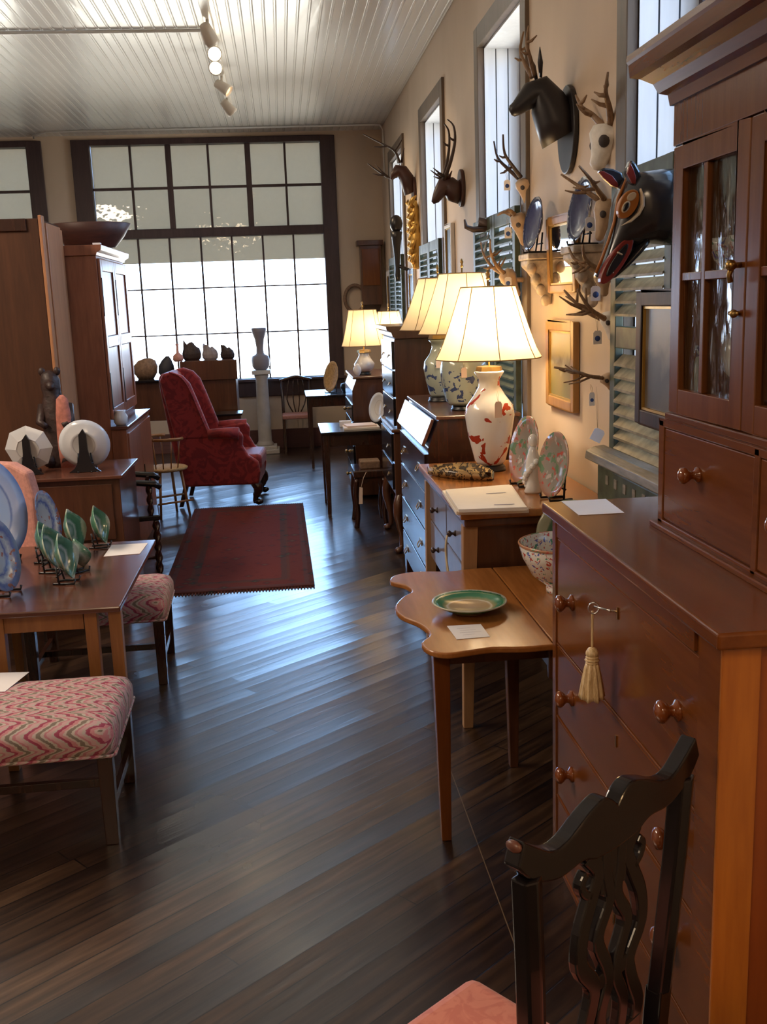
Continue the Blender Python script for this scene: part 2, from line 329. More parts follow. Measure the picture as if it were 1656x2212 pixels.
M['weathered'] = wood('weathered_grey_wood', (0.11, 0.095, 0.075), (0.28, 0.25, 0.21), 'y', 6, 0.5)
M['distress'] = plain('distressed_white_wood', (0.42, 0.36, 0.30), 0.6, var=0.4, scale=25, bmp=0.5)
M['paper'] = plain('white_card', (0.82, 0.79, 0.78), 0.6, var=0.03)
M['writing'] = plain('grey_writing', (0.35, 0.30, 0.34), 0.7)
M['tagblue'] = plain('blue_seal_ink', (0.03, 0.07, 0.25), 0.5)
M['tagpink'] = plain('pale_pink_card', (0.80, 0.62, 0.52), 0.6, var=0.03)
M['string'] = plain('cotton_string', (0.55, 0.44, 0.28), 0.8)
M['tassel'] = wood('gold_silk', (0.45, 0.28, 0.11), (0.92, 0.74, 0.46), 'z', 60, 0.35, stretch=40)  # cream highlights are put into the lighter streaks of the silk
M['shade'] = m_thin('cream_silk_shade', (0.75, 0.66, 0.52), (0.86, 0.70, 0.46), 0.55)
M['seam'] = plain('shade_piping', (0.36, 0.24, 0.12), 0.7)
M['blind'] = m_thin('cream_window_blind', (0.60, 0.58, 0.50), (0.33, 0.30, 0.25), 0.5)
M['glass'] = m_glass('window_glass'); M['oldglass'] = m_glass('wavy_cabinet_glass', 0.5, 0.5, (3, 3, 0.9))
M['porcelain'] = plain('white_porcelain', (0.70, 0.70, 0.70), 0.12, 0, 0.6, var=0.02)
M['foodog'] = spotted('white_porcelain_red_beasts', (0.72, 0.71, 0.70), [((0.36, 0.035, 0.015), 11.0, 0.60), ((0.45, 0.08, 0.04), 30.0, 0.73)], 0.1)
M['celadon'] = spotted('celadon_porcelain_blue_flowers', (0.36, 0.41, 0.36), [((0.045, 0.07, 0.17), 26.0, 0.57)], 0.12, zlim=(0.05, 0.22))
M['famille'] = spotted('white_porcelain_bright_flowers', (0.66, 0.64, 0.62), [((0.42, 0.07, 0.06), 62, 0.6), ((0.07, 0.24, 0.16), 55, 0.62), ((0.10, 0.12, 0.40), 58, 0.62)], 0.12)
M['delft'] = spotted('blue_white_pottery', (0.50, 0.58, 0.66), [((0.04, 0.10, 0.28), 30, 0.55)], 0.15)
_wb = (0.62, 0.64, 0.70)
M['platter'] = radial('pale_blue_ironstone', [(0.0, (0.44, 0.50, 0.58)), (0.60, (0.46, 0.52, 0.60)), (0.64, (0.16, 0.22, 0.40)), (0.68, (0.50, 0.56, 0.66)), (0.9, (0.36, 0.44, 0.60)), (1.0, (0.20, 0.28, 0.50))], 0.235, noise=0.03)
M['bluewhite'] = radial('blue_white_plate_glaze', [(0.0, (0.374, 0.395, 0.409)), (0.45, (0.331, 0.365, 0.396)), (0.55, (0.072, 0.106, 0.277)), (0.68, (0.403, 0.441, 0.449)), (0.82, (0.101, 0.137, 0.297)), (1.0, (0.216, 0.274, 0.396))], 0.15, noise=0.22, spots=[((0.302, 0.122, 0.092), 26, 0.64)])
M['whiteplate'] = radial('white_stoneware', [(0.0, (0.55, 0.54, 0.53)), (0.4, (0.60, 0.60, 0.60)), (0.43, (0.42, 0.40, 0.40)), (0.46, (0.60, 0.61, 0.64)), (1.0, (0.58, 0.62, 0.68))], 0.15, noise=0.02)
M['greenplate'] = radial('green_majolica_glaze', [(0.0, (0.24, 0.33, 0.32)), (0.35, (0.08, 0.17, 0.135)), (0.5, (0.29, 0.36, 0.34)), (0.65, (0.05, 0.15, 0.09)), (0.9, (0.08, 0.20, 0.13)), (1.0, (0.45, 0.50, 0.38))], 0.095, noise=0.5, nscale=18)
M['greenrim'] = radial('green_rim_plate_glaze', [(0.0, (0.48, 0.36, 0.24)), (0.55, (0.42, 0.31, 0.18)), (0.62, (0.62, 0.58, 0.48)), (0.66, (0.34, 0.30, 0.16)), (0.78, (0.04, 0.20, 0.11)), (0.97, (0.03, 0.17, 0.09)), (1.0, (0.5, 0.5, 0.42))], 0.125, noise=0.08)
M['rosemed'] = radial('rose_medallion_glaze', [(0.0, (0.25, 0.22, 0.19)), (0.6, (0.27, 0.25, 0.22)), (0.8, (0.40, 0.22, 0.17)), (1.0, (0.42, 0.20, 0.12))], 0.16, noise=0.2, spots=[((0.13, 0.22, 0.13), 20, 0.58), ((0.46, 0.40, 0.38), 24, 0.62), ((0.45, 0.10, 0.08), 28, 0.62)])
M['bluerim'] = radial('blue_rim_plate_glaze', [(0.0, (0.52, 0.55, 0.62)), (0.7, (0.55, 0.58, 0.64)), (0.8, (0.06, 0.08, 0.24)), (1.0, (0.05, 0.07, 0.20))], 0.15, noise=0.1)
M['octblue'] = radial('indigo_plate_glaze', [(0.0, (0.10, 0.11, 0.19)), (0.5, (0.06, 0.07, 0.16)), (0.75, (0.025, 0.032, 0.10)), (0.95, (0.03, 0.036, 0.10)), (1.0, (0.5, 0.5, 0.5))], 0.13, noise=0.3)
M['damask'] = m_damask('red_damask', (0.17, 0.010, 0.016), (0.27, 0.022, 0.026))
M['salmon'] = m_damask('salmon_upholstery', (0.62, 0.20, 0.16), (0.70, 0.26, 0.20), 16)
M['pinkfab'] = plain('pink_upholstery', (0.50, 0.24, 0.20), 0.8, var=0.15, scale=60)
M['flame'] = m_flame(); M['rug'] = m_rug()
M['stone'] = plain('white_stone', (0.62, 0.58, 0.54), 0.5, var=0.08)
M['greystone'] = plain('grey_stone', (0.30, 0.27, 0.29), 0.5, var=0.1)
M['bowlwood'] = wood('dark_dough_bowl_wood', (0.045, 0.016, 0.012), (0.085, 0.030, 0.022), 'x', 4, 0.5)
M['rush'] = plain('straw_rush', (0.40, 0.25, 0.10), 0.7, var=0.3, scale=40)
M['tray'] = spotted('leopard_pattern_lacquer', (0.42, 0.28, 0.12), [((0.05, 0.03, 0.015), 48, 0.50)], 0.25)
M['conduit'] = plain('white_conduit', (0.70, 0.70, 0.68), 0.35, var=0.03)
M['spotwhite'] = plain('cream_lamp_housing', (0.66, 0.60, 0.52), 0.3, var=0.04)
M['bulb'] = m_glow('lit_bulb', (1.0, 0.86, 0.62), 14.0)
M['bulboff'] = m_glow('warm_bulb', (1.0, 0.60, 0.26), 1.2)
M['page'] = plain('cream_pages', (0.78, 0.70, 0.60), 0.6, var=0.04)
M['navy'] = plain('dark_blue_cloth', (0.020, 0.022, 0.035), 0.5)
M['bear'] = plain('dark_carved_fur', (0.030, 0.014, 0.012), 0.5, var=0.4, scale=30, bmp=0.5)
M['coral'] = plain('coral_pink_cloth', (0.42, 0.15, 0.11), 0.7, var=0.25, scale=40)
M['picdark'] = m_picture('dim_landscape_print', (0.15, 0.125, 0.095), (0.06, 0.045, 0.035), (0.10, 0.08, 0.06), -0.2, 0.2)
M['picgold'] = m_picture('autumn_landscape_oil', (0.46, 0.40, 0.22), (0.20, 0.14, 0.04), (0.16, 0.13, 0.04), -0.17, 0.17)
M['wicker'] = plain('brown_wicker', (0.20, 0.12, 0.075), 0.6, var=0.3, scale=50)
M['feather'] = plain('grey_feather', (0.20, 0.19, 0.17), 0.6, var=0.5, scale=30)
M['shell'] = plain('pearly_shell', (0.72, 0.68, 0.66), 0.2, 0, 0.6, var=0.1)

# ---------------------------------------------------------------- mesh and object helpers
def ring_frame(d):
    d = d.normalized(); a = Vector((0, 0, 1)) if abs(d.z) < 0.9 else Vector((1, 0, 0))
    x = d.cross(a).normalized(); return x, d.cross(x).normalized()
class MB:
    def __init__(s): s.v = []; s.f = []; s.sm = []; s.mi = []; s.cur = 0
    def add(s, verts, faces, smooth=False):
        b = len(s.v); s.v += [Vector(v) for v in verts]
        for f in faces: s.f.append([b + i for i in f]); s.sm.append(smooth); s.mi.append(s.cur)
        return s
    def box(s, x0, x1, y0, y1, z0, z1):
        return s.add([(x0, y0, z0), (x1, y0, z0), (x1, y1, z0), (x0, y1, z0), (x0, y0, z1), (x1, y0, z1), (x1, y1, z1), (x0, y1, z1)],
                     [(0, 3, 2, 1), (4, 5, 6, 7), (0, 1, 5, 4), (1, 2, 6, 5), (2, 3, 7, 6), (3, 0, 4, 7)])
    def taper(s, c0, h0, c1, h1):
        """four-sided post from centre c0 (half sizes h0) up to c1 (half sizes h1)"""
        q = [(-1, -1), (1, -1), (1, 1), (-1, 1)]
        a = [(c0[0] + i * h0[0], c0[1] + j * h0[1], c0[2]) for i, j in q]; b = [(c1[0] + i * h1[0], c1[1] + j * h1[1], c1[2]) for i, j in q]
        return s.add(a + b, [(3, 2, 1, 0), (4, 5, 6, 7)] + [(i, (i + 1) % 4, 4 + (i + 1) % 4, 4 + i) for i in range(4)])
    def prism(s, pts, axis, a, b, smooth=False):
        n = len(pts)
        def mk(p, t): return {'x': (t, p[0], p[1]), 'y': (p[0], t, p[1]), 'z': (p[0], p[1], t)}[axis]
        s.add([mk(p, a) for p in pts] + [mk(p, b) for p in pts], [tuple(range(n))[::-1], tuple(range(n, 2 * n))])
        return s.add([mk(p, a) for p in pts] + [mk(p, b) for p in pts], [(i, (i + 1) % n, n + (i + 1) % n, n + i) for i in range(n)], smooth)
    def loft(s, rings, caps=True, smooth=True, closed=True):
        n = len(rings[0]); vs = [p for r in rings for p in r]; fs = []
        for k in range(len(rings) - 1):
            for i in range(n if closed else n - 1):
                j = (i + 1) % n; fs.append((k * n + i, k * n + j, (k + 1) * n + j, (k + 1) * n + i))
        if caps: fs += [tuple(range(n))[::-1], tuple(range((len(rings) - 1) * n, len(rings) * n))]
        return s.add(vs, fs, smooth)
    def lathe(s, prof, c=(0, 0, 0), n=24, smooth=True, sx=1.0, sy=1.0, caps=True):
        rs = [[(c[0] + r * sx * math.cos(2 * PI * i / n), c[1] + r * sy * math.sin(2 * PI * i / n), c[2] + z) for i in range(n)] for r, z in prof]
        return s.loft(rs, caps, smooth)
    def tube(s, pts, r, n=8, smooth=True, flat=1.0, tip=False):
        pts = [Vector(p) for p in pts]; k = len(pts)
        rr = [r] * k if isinstance(r, (int, float)) else list(r)
        rs = []; pa = None
        for i in range(k):
            d = pts[min(i + 1, k - 1)] - pts[max(i - 1, 0)]
            if d.length < 1e-6: d = Vector((0, 0, 1))
            d.normalize()
            if pa is None: a, b = ring_frame(d)
            else:
                a = pa - d * pa.dot(d)
                a = a.normalized() if a.length > 1e-4 else ring_frame(d)[0]
                b = d.cross(a)
            pa = a
            rs.append([pts[i] + a * math.cos(2 * PI * j / n) * rr[i] + b * math.sin(2 * PI * j / n) * rr[i] * flat for j in range(n)])
        return s.loft(rs, True, smooth)
    def ball(s, c, r, n=14, m=8):
        r = (r, r, r) if isinstance(r, (int, float)) else r
        rs = [[(c[0] + r[0] * math.sin(PI * k / m) * math.cos(2 * PI * i / n), c[1] + r[1] * math.sin(PI * k / m) * math.sin(2 * PI * i / n), c[2] - r[2] * math.cos(PI * k / m)) for i in range(n)] for k in [0.15] + list(range(1, m)) + [m - 0.15]]
        return s.loft(rs)
    def xf(s, mat, start=0):
        for i in range(start, len(s.v)): s.v[i] = mat @ s.v[i]
        return s
    def build(s, name, mats, parent=None, bevel=0.0, subsurf=0, loc=None, seg=2):
        off = Vector((0, 0, 0))
        if parent is not None:
            q = parent
            while q.parent: q = q.parent
            off = Vector(q.location)
        elif loc is not None: off = Vector(loc)
        me = bpy.data.meshes.new(name)
        me.from_pydata([tuple(v - off) for v in s.v], [], s.f); me.update()
        for i, pl in enumerate(me.polygons): pl.use_smooth = s.sm[i]; pl.material_index = s.mi[i]
        for m in (mats if isinstance(mats, (list, tuple)) else [mats]): me.materials.append(m)
        bm = bmesh.new(); bm.from_mesh(me)
        bmesh.ops.remove_doubles(bm, verts=bm.verts, dist=1e-5)
        bmesh.ops.recalc_face_normals(bm, faces=bm.faces); bm.to_mesh(me); bm.free()
        o = bpy.data.objects.new(name, me); COL.objects.link(o)
        if parent is not None: o.parent = parent
        elif loc is not None: o.location = off
        if bevel:
            b = o.modifiers.new('bevel', 'BEVEL'); b.width = bevel; b.segments = seg; b.limit_method = 'ANGLE'; b.angle_limit = R(40)
        if subsurf:
            b = o.modifiers.new('sub', 'SUBSURF'); b.levels = subsurf; b.render_levels = subsurf
        return o
def tag(o, label, cat, group=None):
    o['label'] = label; o['category'] = cat
    if group: o['group'] = group
    return o
def thing(name, label, cat, loc=(0, 0, 0), group=None):
    o = bpy.data.objects.new(name, None); COL.objects.link(o); o.location = loc; o.empty_display_size = 0.1
    return tag(o, label, cat, group)
def struct(mb, name, mats, bevel=0.0, parent=None, loc=None):
    o = mb.build(name, mats, parent, bevel, loc=loc)
    if parent is None: o['kind'] = 'structure'
    return o
def dup(root, loc=None, rotz=None, label=None, rot=None):
    r = root.copy(); COL.objects.link(r)
    if loc is not None: r.location = loc
    if rotz is not None: r.rotation_euler = (0, 0, rotz)
    if rot is not None: r.rotation_euler = rot
    if label: r['label'] = label
    for ch in list(root.children):
        c = ch.copy(); COL.objects.link(c); c.parent = r
        for g in list(ch.children):
            d = g.copy(); COL.objects.link(d); d.parent = c
    return r
def B(x0, x1, y0, y1, z0, z1): return MB().box(x0, x1, y0, y1, z0, z1)

# ---------------------------------------------------------------- the room
WX, BY, CZ = 1.30, 12.75, 3.76
LX, RY = -6.0, -3.0
struct(B(LX - .2, WX + .3, RY - .2, BY + .2, -0.1, 0.0), 'floor', M['floor'])
# ceiling of narrow beaded boards running towards the far windows
mb = MB(); xx = LX
prof = []
while xx < WX - 1e-6:
    x2 = min(xx + 0.08, WX)
    prof += [(xx, CZ + 0.007), (xx + 0.005, CZ), (x2 - 0.020, CZ), (x2 - 0.016, CZ + 0.004), (x2 - 0.012, CZ), (x2 - 0.005, CZ)]
    xx = x2
prof += [(WX, CZ + 0.007), (WX, CZ + 0.1), (LX, CZ + 0.1)]
mb.prism(prof, 'y', RY, BY + 0.2); struct(mb, 'ceiling', M['ceiling'])
# right wall with four tall window openings
WT = 0.25
ops = [(2.70, 3.80), (5.42, 6.58), (8.07, 9.18), (10.60, 11.74)]
OZ0, OZ1 = 1.05, 3.26
mb = MB(); y = RY
for a, b in ops:
    mb.box(WX, WX + WT, y, a, 0, CZ + 0.05); mb.box(WX, WX + WT, a, b, 0, OZ0); mb.box(WX, WX + WT, a, b, OZ1, CZ + 0.05); y = b
mb.box(WX, WX + WT, y, BY + 0.2, 0, CZ + 0.05)
struct(mb, 'wall_right', M['plaster'])
struct(B(LX - .2, LX, RY, BY, 0, CZ + .05), 'wall_left', M['plaster'])
struct(B(LX, WX, RY - .2, RY, 0, CZ + .05), 'wall_rear', M['plaster'])
# back wall: pier, sides and the parts under and over its two shop windows
mb = MB()
w2 = (-2.32, 0.745); w1 = (-5.55, -2.655); ZS, ZT = 0.80, 3.71
mb.box(LX, w1[0], BY, BY + .2, 0, CZ + .05); mb.box(w1[1], w2[0], BY, BY + .2, 0, CZ + .05); mb.box(w2[1], WX, BY, BY + .2, 0, CZ + .05)
for a, b in (w1, w2): mb.box(a, b, BY, BY + .2, 0, ZS); mb.box(a, b, BY, BY + .2, ZT, CZ + .05)
struct(mb, 'wall_back', M['plaster'])
struct(B(LX, WX, BY - .02, BY, 0, 0.24), 'baseboard_back', M['skirting'], 0.004)
struct(B(WX - .02, WX, 5.2, BY - .02, 0, 0.22), 'baseboard_right', M['skirting'], 0.004)

def shop_window(n, x0, x1, cols, up_th, up_tn):
    """x0..x1 outside of casing; glass from x0+.2 to x1-.175"""
    f = MB(); y0, y1 = BY - 0.035, BY + 0.12
    a, b = x0 + 0.205, x1 - 0.175
    f.box(x0, a, y0, y1, 0.66, ZT); f.box(b, x1, y0, y1, 0.66, ZT)
    f.box(a, b, y0, y1, 3.645, ZT)
    f.box(a, b, y0, y1, 2.585, 2.69)
    f.box(a, b, y0, y1, 0.66, 0.885)
    f.box(x0 - 0.02, x1 + 0.02, y0 - 0.06, y0, 0.84, 0.875)
    root = struct(f, 'window_%d' % n, M['casing'], 0.006)
    q = MB(); yb = BY + 0.03; t = 0.045
    for x in up_th: q.box(x - 0.033, x + 0.033, yb, yb + t, 2.69, 3.645)
    for x in up_tn: q.box(x - 0.013, x + 0.013, yb, yb + t, 2.69, 3.645)
    q.box(a, b, yb + .005, yb + t, 3.145, 3.175)
    for x in cols: q.box(x - 0.011, x + 0.011, yb, yb + t, 0.885, 2.585)
    for z in (1.44, 1.99): q.box(a, b, yb + .005, yb + t, z - 0.008, z + 0.008)
    q.build('muntins', M['casing'], root)
    B(a, b, yb + .015, yb + .021, 0.885, 2.585).build('lower_panes', M['glass'], root)
    B(a, b, yb + .015, yb + .021, 2.69, 3.645).build('transom_panes', M['glass'], root)
    g = MB(); g.box(a, b, yb + .075, yb + .078, 2.30, 2.585); g.box(a, b, yb + .075, yb + .078, 2.69, 3.645)
    g.build('blind', M['blind'], root)
shop_window(2, w2[0], w2[1], [-2.02 + .37 * k + .002 for k in range(7)], (-1.22, -0.29), (-1.66, -0.755, 0.15))
shop_window(1, w1[0], w1[1], [-3.25 - .37 * k for k in range(6)], (-3.75, -4.65), (-3.30, -4.20, -5.05))

def side_window(n, a, b):
    f = MB(); x0 = WX - 0.022
    f.box(x0, WX + .02, a - 0.10, a + .012, 0.95, OZ1 + 0.11); f.box(x0, WX + .02, b - .012, b + 0.10, 0.95, OZ1 + 0.11)
    f.box(x0, WX + .02, a + .012, b - .012, OZ1 - .01, OZ1 + 0.11)
    f.box(x0 - 0.03, WX + .02, a - 0.12, b + 0.12, 0.95, 0.99)
    root = struct(f, 'window_%d' % n, M['greycasing'], 0.004)
    l = MB()
    for yy in (a + .0005, b - 0.0205):      # side linings, three upright boards each
        for k in range(3):
            xa = WX + .022 + k * 0.075; l.box(xa, xa + 0.068, yy, yy + 0.02, OZ0, OZ1)
    l.box(WX + .022, WX + WT, a, b, OZ1 - .02, OZ1 - .0005); l.box(WX, WX + WT, a, b, OZ0, OZ0 + 0.02)
    l.build('white_lining', M['whiteplank'], root)
    g = MB()
    for yy in (a + .001, b - 0.0185):
        g.box(WX + .021, WX + WT - .002, yy, yy + 0.0175, OZ0 + .02, OZ1 - .02)
    g.build('lining_groove', M['black'], root)
    s = MB(); xs = WX + WT - .012
    s.box(xs, xs + .03, a + .02, a + .055, OZ0, OZ1); s.box(xs, xs + .03, b - .055, b - .02, OZ0, OZ1)
    s.box(xs, xs + .03, a, b, OZ1 - .06, OZ1); s.box(xs, xs + .03, a, b, OZ0, OZ0 + .06); s.box(xs, xs + .03, a, b, 2.1, 2.14)
    s.box(xs + .005, xs + .025, (a + b) / 2 - .012, (a + b) / 2 + .012, OZ0, OZ1)
    s.build('sash', M['casing'], root)
    B(xs + .012, xs + .017, a + .03, b - .03, OZ0 + .03, OZ1 - .03).build('panes', M['glass'], root)
for k, (a, b) in enumerate(ops): side_window(3 + k, a, b)

# old louvred shutters standing in front of the lower half of each side window
def shutter(a, b, z0, z1, mf, ml, label):
    t = thing('louvred_shutter', label, 'shutter', (WX - .04, (a + b) / 2, z0), 'green shutters along the side wall')
    x0, x1 = WX - 0.055, WX - 0.023
    f = MB(); w_ = 0.06
    m = (a + b) / 2
    for u, v in ((a, m - .003), (m + .003, b)):
        f.box(x0, x1, u, u + w_, z0, z1); f.box(x0, x1, v - w_, v, z0, z1)
        for za, zb in ((z0, z0 + .10), ((z0 + z1) / 2 - .04, (z0 + z1) / 2 + .04), (z1 - .08, z1)): f.box(x0 + .002, x1 - .002, u + w_, v - w_, za, zb)
    f.build('frame', mf, t, 0.003)
    l = MB()
    for u, v in ((a, m - .003), (m + .003, b)):
        z = z0 + .115
        while z < z1 - .10:
            if not ((z0 + z1) / 2 - .075 < z < (z0 + z1) / 2 + .035):
                l.add([(x0 - .004, u + w_, z), (x0 - .004, v - w_, z), (x1, v - w_, z + .034), (x1, u + w_, z + .034), (x0 - .004, u + w_, z + .009), (x0 - .004, v - w_, z + .009), (x1, v - w_, z + .043), (x1, u + w_, z + .043)],
                      [(3, 2, 1, 0), (4, 5, 6, 7), (0, 1, 5, 4), (1, 2, 6, 5), (2, 3, 7, 6), (3, 0, 4, 7)])
            z += 0.046
    l.build('louvres', ml, t)
    return t
shutter(2.62, 3.84, 1.0, 2.18, M['shutter'], M['shutterpale'], 'worn green louvred shutter with grey-tan slats, behind the dark framed picture')
shutter(5.44, 6.62, 1.0, 2.22, M['shutter'], M['shutter'], 'dark green louvred shutter behind the horn and antlers above the lamps')
shutter(8.08, 9.20, 1.0, 2.22, M['shutter'], M['shutter'], 'dark green louvred shutter in the second window from the back, left of the lampshades')
shutter(10.60, 11.78, 1.0, 2.22, M['shutter'], M['shutter'], 'dark shutter in the farthest side window, behind the gilt carving')

# conduits and track lights on the ceiling
mb = MB(); mb.tube([(-5.9, 8.12, CZ - .014), (-0.5, 8.12, CZ - .014), (-0.40, 8.12, CZ - .016)], 0.013, 8)
tag(mb.build('ceiling_conduit', M['conduit'], loc=(-3, 8.12, CZ)), 'white conduit pipe running left across the ceiling from the spotlight track', 'pipe')
mb = MB(); mb.tube([(-2.72, 12.70, CZ - .02), (-2.70, 12.62, CZ - .014), (-2.5, 12.35, CZ - .014), (0.9, 12.30, CZ - .014), (1.18, 12.30, CZ - .014), (1.25, 12.30, CZ - .02), (1.284, 12.31, CZ - .07), (1.286, 12.31, 3.2)], 0.011, 8)
tag(mb.build('wall_conduit', M['conduit'], loc=(1.28, 12.3, CZ)), 'white conduit pipe along the ceiling in front of the far window, bending down the wall', 'pipe')
mb = B(-0.43, -0.37, 6.2, 11.0, CZ - .035, CZ)
tag(mb.build('light_track', M['spotwhite'], loc=(-0.40, 8.6, CZ), bevel=0.004), 'long cream spotlight track fixed to the boarded ceiling', 'light track')
def spot(y, yaw, pitch, lit, label):
    t = thing('track_spotlight', label, 'spotlight', (0, 0, 0), 'spotlights on the ceiling track')
    MB().tube([(0, 0, 0.0), (0, 0, -0.05)], 0.012).build('stem', M['spotwhite'], t)
    mt = Matrix.Translation((0, 0, -0.09)) @ Matrix.Rotation(R(yaw), 4, 'Z') @ Matrix.Rotation(R(90 + pitch), 4, 'X')
    h = MB(); h.lathe([(0.022, -0.07), (0.035, -0.065), (0.042, -0.03), (0.052, 0.05), (0.056, 0.075), (0.050, 0.075), (0.046, 0.05), (0.030, -0.02)], n=18, caps=True); h.xf(mt)
    h.build('housing', M['spotwhite'], t)
    b = MB(); b.lathe([(0.004, 0.068), (0.03, 0.062), (0.044, 0.05), (0.044, 0.045)], n=16); b.xf(mt)
    b.build('bulb', M['bulb'] if lit else M['bulboff'], t)
    t.location = (-0.40, y, CZ - .034)
    return t
spot(7.75, 150, 50, False, 'track spotlight nearest the camera, beside the conduit, turned away')
spot(8.30, 12, 22, True, 'lit track spotlight, upper of the two glaring white ones')
spot(8.75, -6, 25, True, 'lit track spotlight, lower of the two glaring white ones')
spot(9.55, 75, 35, False, 'track spotlight with a warm orange glow just beyond the glaring pair')
spot(10.45, 120, 45, False, 'track spotlight farthest from the camera at the end of the track')
for y_, e_ in ((8.1, 16), (9.0, 16), (10.2, 14)):
    sl = bpy.data.lights.new('track_beam', 'SPOT'); sl.energy = e_ * 3; sl.color = (1.0, 0.72, 0.45); sl.spot_size = R(100); sl.spot_blend = 0.8; sl.shadow_soft_size = 0.05
    so = bpy.data.objects.new('track_beam', sl); COL.objects.link(so); so.location = (-0.36, y_, 3.52); so.rotation_euler = (R(10), R(-38) if y_ != 9.0 else R(38), 0)

# ---------------------------------------------------------------- cherry secretary at the right
def knob(name, parent, x, y, z, s=1.0, mat=None):
    k = MB(); k.lathe([(0.020 * s, -0.002), (0.020 * s, 0.004), (0.011 * s, 0.010), (0.010 * s, 0.018), (0.017 * s, 0.026), (0.0215 * s, 0.034), (0.020 * s, 0.042), (0.010 * s, 0.048), (0.002, 0.050)], n=20)
    k.xf(Matrix.Translation((x, y, z)) @ Matrix.Rotation(R(-90), 4, 'Y'))
    return k.build(name, mat or M['knobwood'], parent)
sec = thing('secretary_chest', 'tall glossy red-brown cherry chest with glazed cupboard on top, filling the right edge', 'cabinet', (1.03, 2.28, 0))
X0, Y0, Y1 = 0.765, 1.70, 2.88
c = MB(); c.box(X0 + .012, 1.232, Y0 + .01, Y1, 0.0, 1.118); c.build('carcass', M['cherryend'], sec)
f = MB()
f.box(X0, X0 + .022, Y1 - .035, Y1 + .002, 0.0, 1.118)
f.box(X0, X0 + .022, Y0 + .0, Y0 + .10, 0.0, 1.118)
for z0, z1 in ((1.058, 1.118), (0.728, 0.735), (0.498, 0.505), (0.238, 0.245), (0.0, 0.02)): f.box(X0 + .002, X0 + .022, Y0 + .10, Y1 - .035, z0, z1)
f.build('face_frame', M['cherry'], sec, 0.0025)
MB().box(X0 + .0005, X0 + .076, Y0 - .004, Y0 + .012, 0, 1.118).build('corner_post', M['cherrypost'], sec, 0.003)['label'] = 'lighter honey-coloured corner post'
B(0.742, 1.24, 1.665, 2.915, 1.118, 1.15).build('top', M['cherry'], sec, 0.006, seg=3)
B(X0 - .006, X0 + .004, Y0 + .11, Y1 - .32, 1.066, 1.108).build('frieze_board', M['cherry'], sec, 0.002)
for z0, z1, zk in ((0.737, 1.056, .905), (0.507, 0.726, .62), (0.247, 0.496, .385), (0.022, 0.236, .125)):
    d = B(X0 + .004, X0 + .024, Y0 + .104, Y1 - .038, z0, z1).build('drawer', M['cherry'], sec, 0.003)
    knob('drawer_knob', d, X0 + .004, 1.905, zk, 1.15); knob('drawer_knob', d, X0 + .004, 2.685, zk, 1.15)
    e = MB(); e.box(X0 + .001, X0 + .005, 2.285, 2.293, z1 - .075, z1 - .045); e.build('keyhole', M['brass'], d)
# upper part
UX, U0, U1 = 0.955, 1.70, 2.535
c = MB(); c.box(UX + .01, 1.235, U0, U1, 1.15, 1.43); c.build('drawer_case', M['cherryend'], sec)
f = MB()
f.box(UX, UX + .02, U0, U1 + .001, 1.15, 1.172); f.box(UX, UX + .02, U0, U1 + .001, 1.412, 1.43); f.box(UX, UX + .02, U1 - .03, U1 + .001, 1.15, 1.43)
for y in (1.985, ): f.box(UX, UX + .02, y - .012, y + .012, 1.15, 1.43)
f.box(UX - .018, UX + .01, U0, U1 + .012, 1.150, 1.164)
f.build('drawer_case_frame', M['cherry'], sec, 0.003)
for a, b in ((2.0, 2.503), (1.705, 1.971)):
    d = B(UX + .003, UX + .02, a, b, 1.175, 1.41).build('small_drawer', M['cherry'], sec, 0.003)
    knob('drawer_knob', d, UX + .003, 2.285 if a > 1.9 else 1.84, 1.325 if a > 1.9 else 1.30, 0.95)
VX, V1 = 0.972, 2.525
c = MB(); c.box(VX + .022, 1.235, V1 - .022, V1, 1.445, 2.23); c.box(VX + .022, 1.235, U0, U0 + .02, 1.445, 2.23); c.box(1.215, 1.235, U0, V1, 1.445, 2.23)
c.box(VX + .022, 1.235, U0, V1, 1.43, 1.448); c.box(VX + .022, 1.235, U0, V1, 2.21, 2.23); c.box(VX + .03, 1.22, U0 + .02, V1 - .022, 1.775, 1.793)
c.build('cupboard_case', M['paleoak'], sec)  # wood made paler to stand in for light inside the cupboard
MB().box(VX, VX + .022, U0, V1, 2.095, 2.26).build('cupboard_frieze', M['cherryz'], sec, 0.002)
MB().box(VX - .006, VX + .022, U0, V1 + .004, 1.43, 1.448).build('waist_moulding', M['cherry'], sec, 0.003)
